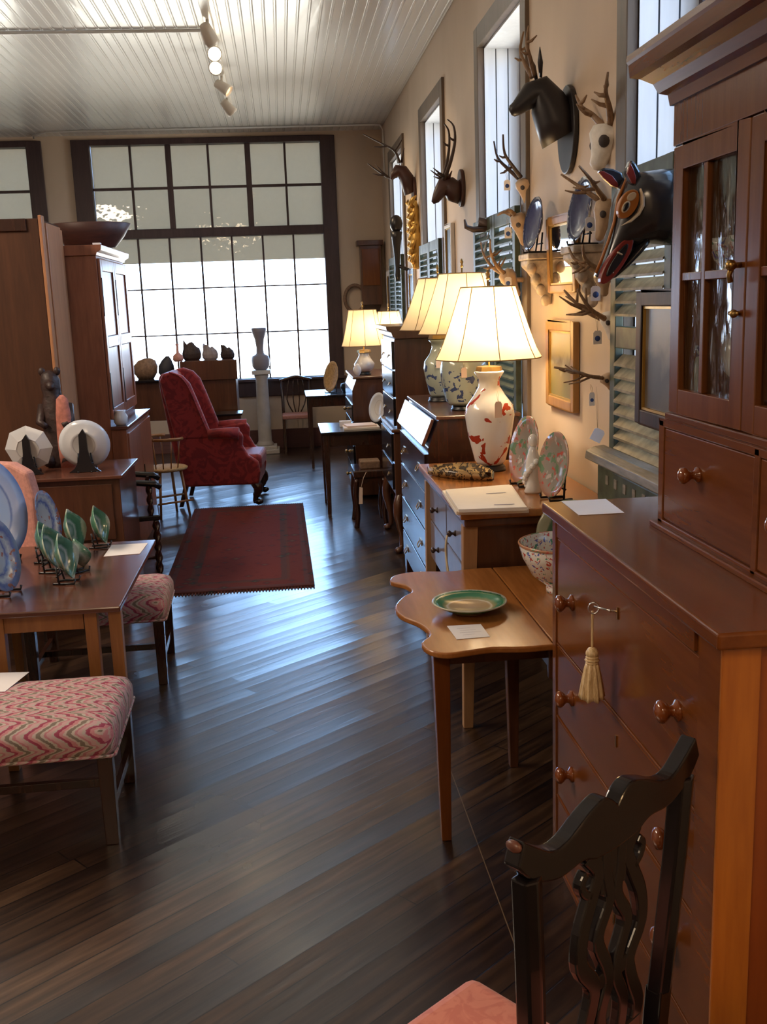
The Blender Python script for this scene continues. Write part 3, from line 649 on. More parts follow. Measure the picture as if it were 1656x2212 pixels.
def door(y0, y1, latch):
    d = MB(); x0, x1 = VX, VX + .022; st = 0.058
    d.box(x0, x1, y0, y0 + st, 1.45, 2.092); d.box(x0, x1, y1 - st, y1, 1.45, 2.092)
    d.box(x0, x1, y0 + st, y1 - st, 2.035, 2.092); d.box(x0, x1, y0 + st, y1 - st, 1.45, 1.512)
    o = d.build('glazed_door', M['cherryz'], sec, 0.003)
    mu = MB(); ym = (y0 + y1) / 2 + .02; mu.box(x0 + .003, x1 - .002, ym - .010, ym + .010, 1.512, 2.035); mu.box(x0 + .003, x1 - .002, y0 + st, ym - .010, 1.774, 1.794); mu.box(x0 + .003, x1 - .002, ym + .010, y1 - st, 1.774, 1.794)
    mu.build('glazing_bar', M['cherryz'], o, 0.002)
    B(x0 + .014, x0 + .017, y0 + st - .01, y1 - st + .01, 1.505, 2.04).build('pane', M['oldglass'], o)
    if latch:
        l = MB(); l.ball((x0 - .022, y0 + .022, 1.80), 0.012); l.tube([(x0, y0 + .022, 1.80), (x0 - .02, y0 + .022, 1.80)], 0.006); l.tube([(x0 - .018, y0 + .022, 1.80), (x0 - .020, y0 + .035, 1.78), (x0 - .018, y0 + .03, 1.765)], 0.006)
        l.build('door_knob', M['brass'], o)
        h = MB(); h.tube([(x0 - .006, y0 + .012, 1.70), (x0 - .012, y0 + .03, 1.698), (x0 - .006, y0 + .055, 1.70)], 0.005); h.ball((x0 - .009, y0 + .03, 1.699), .009)
        h.build('door_catch', M['brass'], o)
door(2.105, 2.520, True); door(1.705, 2.100, False)
cor = MB()   # crown moulding along the front, returning round the far end
pr = [(0.0, 2.19), (-0.008, 2.19), (-0.012, 2.215), (-0.030, 2.222), (-0.040, 2.245), (-0.065, 2.262), (-0.085, 2.268), (-0.088, 2.298), (-0.092, 2.305), (-0.092, 2.315), (0.0, 2.315)]
rs = []
for p, z in pr: rs.append([(VX + p, U0 - .03 , z), (VX + p, V1 - p * .9, z), (1.235, V1 - p * .9, z)])
n_ = len(rs)
vs = [v for r in rs for v in r]; fs = []
for k in range(n_ - 1):
    for i in range(2): fs.append((k * 3 + i, k * 3 + i + 1, (k + 1) * 3 + i + 1, (k + 1) * 3 + i))
cor.add(vs, fs); cor.box(VX - .091, 1.235, U0 - .03, V1 + .082, 2.312, 2.32)
cor.build('cornice', M['cherry'], sec)

# what stands in the cupboard
def solo(mb, name, mats, label, cat, loc, group=None, bevel=0.0, subsurf=0):
    return tag(mb.build(name, mats, None, bevel, subsurf, loc=loc), label, cat, group)
SZ, S0 = 1.793, 1.448
tw = MB(); rs = []
for k in range(25):
    z = k / 24 * .135; r = 0.012 * (1 - k / 40); rs.append([(1.022 + r * (1 + .35 * math.cos(3 * (a - k * .45))) * math.cos(a), 2.436 + r * (1 + .35 * math.cos(3 * (a - k * .45))) * math.sin(a), SZ + z) for a in [2 * PI * i / 18 for i in range(18)]])
tw.loft(rs); tw.lathe([(.022, 0), (.022, .006), (.012, .01)], (1.022, 2.436, SZ))
solo(tw, 'twisted_candle', M['shell'], 'white spiral-twisted candle standing on the upper shelf of the glazed cupboard', 'candle', (1.022, 2.436, SZ))
def bowl_mb(c, r, h, foot=0.45, th=0.006):
    b = MB(); b.lathe([(r * foot, 0), (r * foot, h * .08), (r * foot * .9, h * .1), (r * .72, h * .35), (r * .92, h * .7), (r, h), (r - th, h), (r * .9 - th, h * .7), (r * .7 - th, h * .37), (r * .3, h * .16), (.002, h * .14)], c, 32)
    return b
for i, (x, y, lab) in enumerate(((1.055, 2.365, 'small flowered porcelain bowl on the upper cupboard shelf, beside the twisted candle'), (1.055, 2.253, 'small flowered porcelain bowl on the upper cupboard shelf, half hidden by the door edge'))):
    o = solo(bowl_mb((x, y, SZ), .052, .075), 'flowered_bowl', M['famille'], lab, 'bowl', (x, y, SZ), 'flowered bowls in the cupboard')
v = MB(); v.lathe([(.03, 0), (.04, .03), (.045, .09), (.036, .15), (.020, .19), (.018, .205), (.026, .212)], (1.135, 2.43, SZ)); solo(v, 'delft_bottle', M['delft'], 'blue and white pottery bottle at the back of the upper cupboard shelf', 'bottle', (1.135, 2.43, SZ))
s = MB(); rs = []
for k in range(12):
    t = k / 11; r = .062 * math.sin(PI * (.12 + .8 * t)) ; rs.append([(1.062 + r * .7 * math.cos(a), 2.29 - .05 + .14 * t + .0 * a, S0 + .118 + .04 * math.sin(t * 2) + r * math.sin(a) * (1 + .12 * math.cos(5 * a))) for a in [2 * PI * i / 20 for i in range(20)]])
s.loft(rs); s.lathe([(.04, 0), (.035, .01), (.012, .03), (.010, .06), (.02, .075)], (1.062, 2.29, S0))
solo(s, 'seashell', M['shell'], 'large pearly seashell raised on a foot on the lower cupboard shelf', 'shell', (1.062, 2.29, S0))
b = MB(); b.prism([(2.395, S0), (2.475, S0), (2.48, S0 + .10), (2.465, S0 + .19), (2.475, S0 + .235), (2.415, S0 + .24), (2.402, S0 + .14)], 'x', 1.13, 1.18); solo(b, 'carved_wood_panel', M['paleoak'], 'pale carved wood fragment standing on the lower cupboard shelf behind the seashell', 'carving', (1.155, 2.44, S0), bevel=.004)
b = B(1.0, 1.06, 2.135, 2.195, S0, S0 + .06); solo(b, 'dark_box', M['navy'], 'small dark blue box at the right of the lower cupboard shelf', 'box', (1.03, 2.165, S0), bevel=.003)
v = MB(); v.lathe([(.016, 0), (.02, .01), (.012, .05), (.016, .12), (.010, .15), (.014, .17)], (1.022, 2.445, S0)); solo(v, 'glass_vase', M['celadon'], 'slim grey-green bottle on the lower cupboard shelf behind the centre glazing bar', 'vase', (1.022, 2.445, S0))

# key with tassel
kt = thing('key_tassel', 'gold silk tassel hanging from the key in the top drawer lock', 'tassel', (0.765, 2.289, 1.0))
k = MB(); kx, ky, kz = 0.720, 2.325, 1.005
k.tube([(0.768, 2.289, 0.999), (kx, ky, kz)], 0.0028); k.ball((0.752, 2.30, 1.0), .0045)
k.tube([(kx + .012 * math.cos(a), ky - .003 * math.cos(a), kz - .004 + .014 * math.sin(a)) for a in [2 * PI * i / 18 for i in range(19)]], 0.0022)
k.build('key', M['silver'], kt)
cx_, cy_ = kx - .002, ky + .004
k = MB(); k.tube([(cx_, cy_, kz - .012 - .012 * i) for i in range(9)], [.0028, .0034] * 4 + [.0028]); k.build('cord', M['tassel'], kt)
k = MB(); k.lathe([(.002, 0), (.010, -.003), (.0155, -.012), (.016, -.019), (.012, -.025)], (cx_, cy_, kz - .105), 20)
for j in range(3): k.lathe([(.013, 0), (.019 - .002 * abs(j - 1), -.004), (.013, -.008)], (cx_, cy_, kz - .127 - .007 * j), 14)
k.build('tassel_head', M['tassel'], kt)
k = MB(); rs = []
for q in range(8):
    t = q / 7; r0 = .014 + .016 * t ** .8; rs.append([(cx_ + r0 * (1 + .10 * math.cos(9 * a) + .05 * math.cos(23 * a)) * math.cos(a), cy_ + r0 * (1 + .10 * math.cos(9 * a) + .05 * math.cos(23 * a)) * math.sin(a), kz - .146 - .092 * t + (.003 * math.cos(7 * a) if q == 7 else 0)) for a in [2 * PI * i / 60 for i in range(60)]])
k.loft(rs); k.build('tassel_skirt', M['tassel'], kt)

def card(name, pts, z, label, group=None, lines=True, cat='card', mt=None):
    """a flat card lying on a surface; pts are its four corners"""
    c = [Vector((p[0], p[1], z + .0008)) for p in pts]
    o = sum(c, Vector()) / 4
    t = thing(name, label, cat, (o.x, o.y, z), group)
    m = MB(); m.prism([(p.x, p.y) for p in c], 'z', z + .0006, z + .0016); m.build('card_sheet', mt or M['paper'], t)
    if lines:
        l = MB()
        for k in range(4):
            u = .25 + .16 * k; a = c[0].lerp(c[2], u) if False else None
            p = (c[0].lerp(c[3], u)); q = (c[1].lerp(c[2], u)); s_, e_ = p.lerp(q, .22 + .05 * (k % 2)), p.lerp(q, .62 + .12 * (k % 3))
            d = (c[3] - c[0]).normalized() * .0016
            l.add([s_ + Vector((0, 0, .0012)), e_ + Vector((0, 0, .0012)), e_ + d + Vector((0, 0, .0012)), s_ + d + Vector((0, 0, .0012))], [(0, 1, 2, 3)])
        l.build('handwriting', M['writing'], t)
    return t
def quad(px, z): return [at(x, y, 'z', z)[:2] for x, y in px]
card('price_card', quad([(1212, 1083), (1308, 1078), (1348, 1108), (1250, 1113)], 1.151), 1.15, 'white price card lying on the far end of the cherry chest', lines=False)

# ---------------------------------------------------------------- front black chair and the salmon stool behind it
ch = thing('dining_chair', 'black lacquered dining chair with serpentine top rail and pierced splat, bottom right corner', 'chair', (0, 0, 0))
# local frame: x along the back, y towards the seat front, back at y = 0
def ribbon(mb, pts, wd, th=0.02, y=0.0):
    """flat strip along pts (x,z) in the chair-back plane"""
    n = len(pts); rs = []
    for i in range(n):
        a = Vector(pts[max(i - 1, 0)]); b = Vector(pts[min(i + 1, n - 1)]); d = (b - a).normalized(); nn = Vector((-d.y, d.x))
        w_ = wd[i] if isinstance(wd, (list, tuple)) else wd
        p = Vector(pts[i]); r1, r2 = p + nn * w_, p - nn * w_
        rs.append([(r1.x, y - th / 2, r1.y), (r2.x, y - th / 2, r2.y), (r2.x, y + th / 2, r2.y), (r1.x, y + th / 2, r1.y)])
    return mb.loft(rs, True, False)
def smooth(pts, k=4):
    out = []
    n = len(pts)
    for i in range(n - 1):
        p0, p1, p2, p3 = [Vector(pts[max(0, min(n - 1, j))]) for j in (i - 1, i, i + 1, i + 2)]
        for q in range(k):
            t = q / k; out.append(0.5 * ((2 * p1) + (p2 - p0) * t + (2 * p0 - 5 * p1 + 4 * p2 - p3) * t * t + (3 * p1 - p0 - 3 * p2 + p3) * t ** 3))
    out.append(Vector(pts[-1])); return out
up = [(0, .898), (.018, .915), (.045, .925), (.09, .912), (.14, .890), (.18, .888), (.22, .910), (.255, .935)]
lo = [(.27, .895), (.245, .868), (.21, .846), (.16, .832), (.10, .835), (.06, .822), (0, .818)]
upx = smooth(up, 4); lox = smooth(lo, 4)
half = [(p.x, p.y) for p in upx] + [(p.x, p.y) for p in lox]
poly = half + [(-x, z) for x, z in half[::-1][1:-1]]
rl = MB(); rl.prism(poly, 'y', -0.016, 0.016); rl.build('top_rail', M['lacquer'], ch, 0.007, seg=3)
for s_ in (-1, 1):
    st = MB()
    pts = [(s_ * .232, -0.0, .862), (s_ * .220, .004, .70), (s_ * .205, .012, .52), (s_ * .198, .018, .42)]
    rs = []
    for x, y, z in pts: rs.append([(x - .022, y - .015, z), (x, y - .024, z), (x + .022, y - .015, z), (x + .022, y + .015, z), (x - .022, y + .015, z)])
    st.loft(rs, True, False); st.build('back_post', M['lacquer'], ch, 0.004)
    lg = MB(); lg.taper((s_ * .195, .045, 0), (.018, .018), (s_ * .198, .018, .43), (.021, .018)); lg.build('leg', M['lacquer'], ch, 0.003)
    lg = MB(); lg.taper((s_ * .235, -.37, 0), (.02, .02), (s_ * .235, -.37, .41), (.023, .023)); lg.build('leg', M['lacquer'], ch, 0.003)
    
w_ = MB(); w_.ball((-.262, 0, .925), (.008, .015, .010)); w_.build('worn_ear_tip', M['worn'], ch)
sp = MB()
for s_ in (-1, 1):
    ribbon(sp, smooth([(s_ * .075, .83), (s_ * .045, .79), (s_ * .062, .745), (s_ * .088, .69), (s_ * .092, .63), (s_ * .055, .575), (s_ * .062, .53), (s_ * .085, .47), (s_ * .07, .42)]), .017, .018)
    ribbon(sp, smooth([(s_ * .025, .83), (s_ * .02, .77), (s_ * .012, .72), (s_ * .045, .66), (s_ * .02, .60), (s_ * .012, .56), (s_ * .035, .50), (s_ * .022, .43)]), .015, .020)
    ribbon(sp, smooth([(s_ * .062, .75), (s_ * .085, .765), (s_ * .092, .785), (s_ * .078, .80)]), .009, .018)
ribbon(sp, [(-.085, .835), (.085, .835)], .012, .018); ribbon(sp, smooth([(0, .84), (0, .80), (0, .765), (0, .735)]), [.080] * 4 + [.058] * 4 + [.040] * 4 + [.015], .017); ribbon(sp, [(-.05, .572), (.05, .572)], .016, .017); ribbon(sp, [(-.09, .425), (.09, .425)], .02, .02)
sp.build('splat', M['lacquer'], ch, 0.004)
MB().box(-.19, .19, -.38, .0, .30, .345).build('seat_frame', M['lacquer'], ch, 0.004)
MB().box(-.18, .18, -.37, -.02, .345, .365).build('seat_pad', M['salmon'], ch, 0.012)
ua = Vector((.397, .312)).normalized()
ch.location = (0.5175, 1.565, 0); ch.rotation_euler = (0, 0, math.atan2(ua.y, ua.x))
# stool: corner at (.32,1.84), sides along ua and its normal
va = Vector((-ua.y, ua.x)); P0 = Vector((.318, 1.842))
ss = thing('upholstered_stool', 'salmon pink upholstered stool seat showing behind the black chair at the bottom edge', 'stool', (0, 0, 0))
s = MB(); s.box(-.42, 0, -.235, 0, .325, .395); s.build('seat_cushion', M['salmon'], ss, 0.028, seg=4)
s = MB(); s.tube([(-.42, .002, .332), (.001, .002, .332), (.001, -.235, .332)], .005); s.build('piping', M['salmon'], ss)
for a, b in ((-.40, -.215), (-.40, -.02), (-.02, -.02), (-.02, -.215)): MB().taper((a, b, 0), (.014, .014), (a, b, .33), (.017, .017)).build('leg', M['lacquer'], ss, .002)
ss.location = (P0.x, P0.y, 0); ss.rotation_euler = (0, 0, math.atan2(ua.y, ua.x))

# ---------------------------------------------------------------- scalloped tea table
tt = thing('tea_table', 'golden drop-leaf tea table with scalloped edge, holding the green-rimmed plate', 'table', (0.8, 3.5, 0))
TZ = 0.69; TS = 0.9725
edge = [(1.16, 3.04), (.80, 3.035), (.70, 3.03), (.60, 3.045), (.52, 3.03), (.45, 3.02), (.40, 3.06), (.385, 3.14), (.425, 3.22), (.405, 3.34), (.352, 3.45), (.345, 3.56), (.385, 3.67), (.43, 3.74), (.415, 3.83), (.365, 3.90), (.385, 3.98), (.45, 4.02), (.52, 4.02), (.62, 4.0), (.72, 4.02), (.80, 4.015), (1.16, 4.015)]
edge = [(x * TS + .012, y * TS) for x, y in edge]
ed = [edge[0]] + [tuple(p) for p in smooth(edge[1:-1], 4)] + [edge[-1]]
lf = [p for p in ed if p[0] <= .8001 * TS + .012]
m = MB(); m.prism(lf + [] , 'z', TZ - .02, TZ); m.build('scalloped_leaf', M['teatop'], tt, 0.006, seg=3)
MB().box(.793, 1.20, 2.952, 3.905, TZ - .02, TZ).build('centre_top', M['teatop'], tt, 0.003)
a = MB(); a.box(.79, 1.16, 3.02, 3.045, .55, TZ - .02); a.box(.79, 1.16, 3.82, 3.845, .55, TZ - .02); a.box(.815, .84, 3.045, 3.82, .55, TZ - .02); a.box(1.14, 1.165, 3.045, 3.82, .55, TZ - .02); a.box(.43, .815, 3.05, 3.075, .61, TZ - .02); a.build('apron', M['walnut'], tt, .003)
for x, y in ((.452, 3.06), (.79, 3.55), (1.14, 3.05), (1.14, 3.80)):
    MB().taper((x, y, 0), (.016, .016), (x - .004, y, TZ - .02), (.027, .027)).build('leg', M['walnut'] if x > .5 else M['cherryz'], tt, .003)
pl = MB(); pl.lathe([(.06, 0), (.062, .006), (.09, .014), (.112, .026), (.13, .036), (.128, .040), (.108, .031), (.085, .019), (.002, .014)], (.595, 3.345, TZ + .001), 48)
solo(pl, 'green_rimmed_plate', M['greenrim'], 'plate with green rim and tan centre lying on the scalloped tea table', 'plate', (.595, 3.345, TZ + .001))
card('price_card', quad([(965, 1353), (1038, 1349), (1058, 1376), (986, 1382)], TZ), TZ, 'white handwritten price card in front of the green-rimmed plate on the tea table')
b = bowl_mb((.985, 3.52, TZ), .172, .185, .42, .007)
bt = thing('punch_bowl', 'flowered porcelain punch bowl at the back of the tea table', 'bowl', (.985, 3.52, TZ))
b.build('bowl_body', M['famille'], bt)
r = MB(); r.lathe([(.1725, .178), (.1735, .183), (.1725, .187), (.166, .187), (.164, .178)], (.985, 3.52, TZ), 40, caps=False); r.build('red_rim', M['rosemed'], bt)

# ---------------------------------------------------------------- plates on stands
def plate_mb(r, sides=40, octo=False):
    p = MB(); n = 8 if octo else sides
    p.lathe([(r * .45, -.012), (r * .5, -.014), (r * .55, -.010), (r * .82, .004), (r, .014), (r * .99, .018), (r * .8, .008), (r * .58, -.004), (.002, -.006)], (0, 0, 0), n, smooth=not octo)
    return p
def easel(loc, az, r, tilt, label, big=False, group='plate stands'):
    """small dark wooden plate stand; az = direction the plate faces"""
    t = thing('plate_stand', label, 'plate stand', (0, 0, 0), group)
    st, ct = math.sin(tilt), math.cos(tilt)
    for s_ in (-1, 1):
        m = MB(); y = s_ * r * .32
        m.tube([(r * st + .030, y, .022), (r * st + .026, y, .006), (0, y, .005), (-r * .32, y * .8, .004), (-r * .40, y * .8, .0035)], .0035 + r * .012, 6)
        m.tube([(0.0 - .012, y, .005), (-.020 - r * .55 * st + r * st * .4, y * .75, r * .75)], .003 + r * .010, 6)
        m.build('side_frame', M['black'], t)
    m = MB(); m.tube([(-.02, -r * .32, r * .35), (-.02, r * .32, r * .35)], .004, 6); m.build('crossbar', M['black'], t)
    if big:
        m = MB(); m.prism([(-.62 * r, 0.002), (.62 * r, 0.002), (.40 * r, .16 * r), (.22 * r, .42 * r), (.15 * r, .9 * r), (.13 * r, 1.5 * r), (-.04 * r, 1.72 * r), (-.15 * r, 1.5 * r), (-.17 * r, .9 * r), (-.25 * r, .42 * r), (-.42 * r, .16 * r)], 'x', -.05, -.034); m.box(-.045, .02, -.42 * r, .42 * r, 0.002, .02); m.build('back_strut', M['black'], t)
    t.location = loc; t.rotation_euler = (0, 0, az)
    return t
def standing_plate(loc, az, r, mt, plabel, slabel, tilt=R(14), sx=1.0, octo=False, big=False, name='display_plate', grp=None, flip=False, sgrp='plate stands', stand=True, leaf=False):
    base = Vector(loc); st, ct = math.sin(tilt), math.cos(tilt)
    nh = Vector((math.cos(az), math.sin(az), 0)); n = Vector((nh.x * ct, nh.y * ct, st)); upv = Vector((-nh.x * st, -nh.y * st, ct)); side = upv.cross(n)
    c = base + nh * (r * st) + Vector((0, 0, .012)) + upv * r
    o = tag(plate_mb(r, octo=octo).build(name, mt), plabel, 'plate', grp)
    z = -n if flip else n
    m3 = Matrix((side * sx, upv, z)).transposed()
    if sx != 1.0:
        for v in o.data.vertices: v.co.x *= sx
        m3 = Matrix((side, upv, z)).transposed()
    if leaf:
        for v in o.data.vertices: v.co.x *= max(.10, 1 - .80 * (abs(v.co.y) / r) ** 2.2); v.co.z += .18 * abs(v.co.x) * abs(v.co.x) / r
    if flip: m3 = Matrix((-side, upv, z)).transposed()
    o.matrix_world = Matrix.Translation(c) @ m3.to_4x4()
    if stand: easel(loc, az, r, tilt, slabel, big, sgrp)
    return o

# ---------------------------------------------------------------- grey painted chest with lamp (console)
def square_leg(p, x, y, z, r, mt, name='leg'): return MB().taper((x, y, 0), (r * .8, r * .8), (x, y, z), (r, r)).build(name, mt, p, .002)
co = thing('painted_chest', 'grey-painted chest of drawers on pale legs under the white porcelain lamp', 'chest', (.97, 4.45, 0))
CT = .93
B(.66, 1.285, 3.865, 5.12, CT - .032, CT).build('top', M['teatop'], co, .006)
MB().box(.68, 1.28, 3.895, 5.08, CT - .07, CT - .032).build('top_moulding', M['walnut'], co, .008)
c = MB(); c.box(.71, 1.27, 3.945, 5.05, .46, CT - .07); c.build('carcass', M['walnut'], co)
for x, y in ((.715, 3.955), (1.25, 3.955), (.715, 5.03), (1.25, 5.03)):
    MB().taper((x - .03 if x < 1 else x, y - .012, 0), (.020, .020), (x - .005, y, CT - .07), (.030, .025)).build('leg', M['paleoak'], co, .002)
for z0, z1 in ((.67, .855), (.47, .66)):
    for y0, y1 in ((3.995, 4.47), (4.49, 5.0)):
        d = B(.698, .72, y0, y1, z0, z1).build('drawer', M['greypaint'], co, .003)
        ym = (y0 + y1) / 2
        k = MB(); k.lathe([(.014, 0), (.014, .004), (.006, .010), (.006, .016), (.015, .024), (.013, .034), (.004, .038)], n=14); k.xf(Matrix.Translation((.698, ym, (z0 + z1) / 2)) @ Matrix.Rotation(R(-90), 4, 'Y')); k.build('drawer_knob', M['mahog'], d)
# ribbon hanging from the near drawer knob
rb = MB()
for s_ in (0, 1): rb.tube(smooth([(.655, 4.19 + .006 * s_, .765), (.645, 4.18, .70), (.65, 4.165 - .05 * s_, .58), (.65, 4.15 - .07 * s_, .47)], 3), .004, 6)
solo(rb, 'hanging_ribbon', M['string'], 'pale yellow ribbon looped over a knob of the grey-painted chest', 'ribbon', (.655, 4.19, .765))

def lamp(name, label, loc, body, bmat, neck_z, sh_r0, sh_r1, sh_z0, sh_z1, lit, base_r=.075, grp='table lamps with cream shades', cap=True, tagc=None):
    t = thing(name, label, 'lamp', (0, 0, 0), grp)
    m = MB(); m.lathe([(base_r, 0), (base_r, .008), (base_r * .9, .012), (base_r * .95, .02), (base_r * .8, .03)], (0, 0, 0), 28); m.build('base', M['black'], t)
    m = MB(); m.lathe([(r, z + .03) for r, z in body], (0, 0, 0), 32); m.build('lamp_body', bmat, t)
    if cap:
        m = MB(); m.lathe([(.062, 0), (.066, .004), (.060, .026), (.02, .03)], (0, 0, neck_z), 8, smooth=False); m.build('brass_cap', M['brass'], t)
    m = MB(); m.tube([(0, 0, neck_z), (0, 0, sh_z1 + .03)], .005); m.build('rod', M['brass'], t)
    n = 64; rs = []
    for k in range(9):
        u = k / 8; r = sh_r0 + (sh_r1 - sh_r0) * (u ** .82); z = sh_z0 + (sh_z1 - sh_z0) * u
        rs.append([(r * (1 - .035 * abs(math.sin(4 * a))) * math.cos(a), r * (1 - .035 * abs(math.sin(4 * a))) * math.sin(a), z) for a in [2 * PI * i / n for i in range(n)]])
    m = MB(); m.loft(rs, False, True); sh = m.build('lamp_shade', M['shade'], t)
    p = MB()
    for q in range(8):
        a = 2 * PI * q / 8
        p.tube([((sh_r0 + (sh_r1 - sh_r0) * ((k / 8) ** .82) + .001) * math.cos(a), (sh_r0 + (sh_r1 - sh_r0) * ((k / 8) ** .82) + .001) * math.sin(a), sh_z0 + (sh_z1 - sh_z0) * k / 8) for k in range(9)], .0022, 5)
    for rr, zz in ((sh_r0, sh_z0), (sh_r1, sh_z1)): p.tube([(rr * (1 - .035 * abs(math.sin(4 * a))) * math.cos(a), rr * (1 - .035 * abs(math.sin(4 * a))) * math.sin(a), zz) for a in [2 * PI * i / n for i in range(n + 1)]], .003, 5)
    p.build('shade_piping', M['seam'], sh)
    m = MB(); m.lathe([(.004, 0), (.010, .008), (.005, .018), (.011, .030), (.003, .048)], (0, 0, sh_z1 + .03), 12); m.build('finial', M['brass'], t)
    b = MB(); b.ball((0, 0, sh_z0 + (sh_z1 - sh_z0) * .45), .028); b.build('bulb', M['bulb'], t)
    t.location = loc
    if lit: 
        for dz in (0.25, .6): point('lamp_glow', (loc[0] + .045, loc[1] - .045, loc[2] + sh_z0 + (sh_z1 - sh_z0) * dz), lit / 2, (1.0, 0.75, 0.45), .05)
    return t
vase = [(.062, 0), (.075, .02), (.105, .14), (.120, .24), (.112, .285), (.075, .335), (.052, .375), (.050, .41), (.072, .445), (.066, .45), (.03, .45)]
lamp('porcelain_lamp', 'nearest table lamp, white porcelain with red beasts, lit cream shade', (.975, 4.83, CT), vase, M['foodog'], .475, .255, .130, .54, .872, 9.0)
def tag_card(name, px, y, w_, h_, label, mt, seal=True, rot=0.0, sl=0.03, grp=None, smat=None, cat='price tag'):
    c = at(px[0], px[1], 'y', y)
    t = thing(name, label, cat, tuple(c), grp)
    m = MB(); hw, hh = w_ / 2, h_ / 2
    m.prism([(-hw, -hh), (hw, -hh), (hw, hh * .7), (hw * .6, hh), (-hw * .6, hh), (-hw, hh * .7)], 'y', -.001, .001); m.xf(Matrix.Rotation(rot, 4, 'Y')); m.xf(Matrix.Translation(c)); m.build('tag_sheet', mt, t)
    if seal:
        m = MB(); m.lathe([(hw * .64, 0), (hw * .6, .0008), (.0005, .0008)], n=22); m.xf(Matrix.Translation(c + Vector((0, -.0012, -hh * .15))) @ Matrix.Rotation(R(90), 4, 'X')); m.build('blue_seal', M['tagblue'], t)
    m = MB(); m.tube([c + Vector((0, 0, hh * .85)), c + Vector((-.004, .01, hh + sl * .6)), c + Vector((0, .02, hh + sl)), c + Vector((.004, .01, hh + sl * .6)), c + Vector((.001, 0, hh * .85))], .0009, 5); m.build('string', smat or M['string'], t)
    return t
tag_card('price_tag', (1076, 885), 4.655, .034, .075, 'pale pink price tag hanging on the white porcelain lamp', M['tagpink'], False, sl=.05)
# things on the painted chest
for dz, (k, lab, pts) in enumerate(((0, 'large cream catalogue at the bottom of the stack on the grey-painted chest', [(955, 1062), (1105, 1050), (1142, 1103), (985, 1108)]), (1, 'large cream catalogue on top of the stack on the grey-painted chest', [(962, 1060), (1100, 1049), (1138, 1098), (990, 1103)]))):
    q = quad(pts, CT + .01 + .016 * k); o = sum((Vector((a, b, 0)) for a, b in q), Vector()) / 4
    t = thing('catalogue', lab, 'book', (o.x, o.y, CT + .016 * k), 'catalogues on the painted chest')
    m = MB(); m.prism(q, 'z', CT + .016 * k + .0005, CT + .016 * k + .0155); m.build('cover', M['page'], t, .002)
    if k:
        e = MB(); z = CT + .0325
        c = [Vector((a, b, z)) for a, b in q]
        def bl(u, v): return (c[0].lerp(c[1], u)).lerp(c[3].lerp(c[2], u), v)
        for v0 in (.35, .86): e.add([bl(.55, v0), bl(.85, v0), bl(.85, v0 + .03), bl(.55, v0 + .03)], [(0, 1, 2, 3)])
        e.build('printed_line', M['writing'], t)
tr = MB(); rs = []
for k in range(15):   # leaf-shaped lacquer tray
    u = k / 14; wd = .085 * math.sin(PI * min(1, u * .92 + .06)) ** .8 + .003; cx = .675 + .25 * u; cy = 4.80 - .27 * u
    d = Vector((.707, .707)); hgt = CT + .012 + .016 * math.sin(PI * u)
    rs.append([(cx + d.x * wd, cy + d.y * wd, hgt + .028), (cx + d.x * wd * .7, cy + d.y * wd * .7, CT + .003), (cx - d.x * wd * .7, cy - d.y * wd * .7, CT + .003), (cx - d.x * wd, cy - d.y * wd, hgt + .028), (cx - d.x * wd * .62, cy - d.y * wd * .62, CT + .014), (cx + d.x * wd * .62, cy + d.y * wd * .62, CT + .014)])
tr.loft(rs); solo(tr, 'leaf_tray', M['tray'], 'leaf-shaped tray with leopard pattern behind the catalogues on the grey-painted chest', 'tray', (.80, 4.66, CT))
A180 = math.atan2(-.22, -1)
pz = CT
standing_plate((1.09, 4.60, pz), math.atan2(-.05, -1), .135, M['bluerim'], 'blue-rimmed plate leaning next to the white porcelain lamp', 'dark stand under the blue-rimmed plate beside the lamp', R(10))
standing_plate((1.045, 4.37, pz), math.atan2(-.16, -1), .15, M['rosemed'], 'larger patterned rose and green plate on a stand beside the lamp', 'dark stand under the larger rose and green plate', R(12))
standing_plate((1.085, 4.02, pz), math.atan2(-.18, -1), .135, M['rosemed'], 'patterned rose and green plate nearest the cherry chest on the painted chest', 'dark stand under the rose and green plate nearest the cherry chest', R(10))
fg = MB(); fc = (1.03, 4.19, pz)
fg.lathe([(.035, 0), (.040, .01), (.030, .03), (.026, .08), (.034, .11), (.028, .15), (.018, .185), (.012, .20)], fc, 16, sy=.8); fg.ball((fc[0], fc[1], fc[2] + .225), (.022, .022, .028))
for k in range(7): a = 2.2 + k * .45; fg.ball((fc[0] + .034 * math.cos(a), fc[1] + .03 * math.sin(a), fc[2] + .03 + .018 * k), .014, 10, 6)
solo(fg, 'porcelain_figurine', M['porcelain'], 'white porcelain figurine between the two rose and green plates', 'figurine', fc)
pg = standing_plate((1.075, 3.80, TZ), R(-90), .135, M['greenplate'], 'tall green plate peeking out above the punch bowl beside the cherry chest', 'dark stand under the green plate behind the punch bowl', R(8))

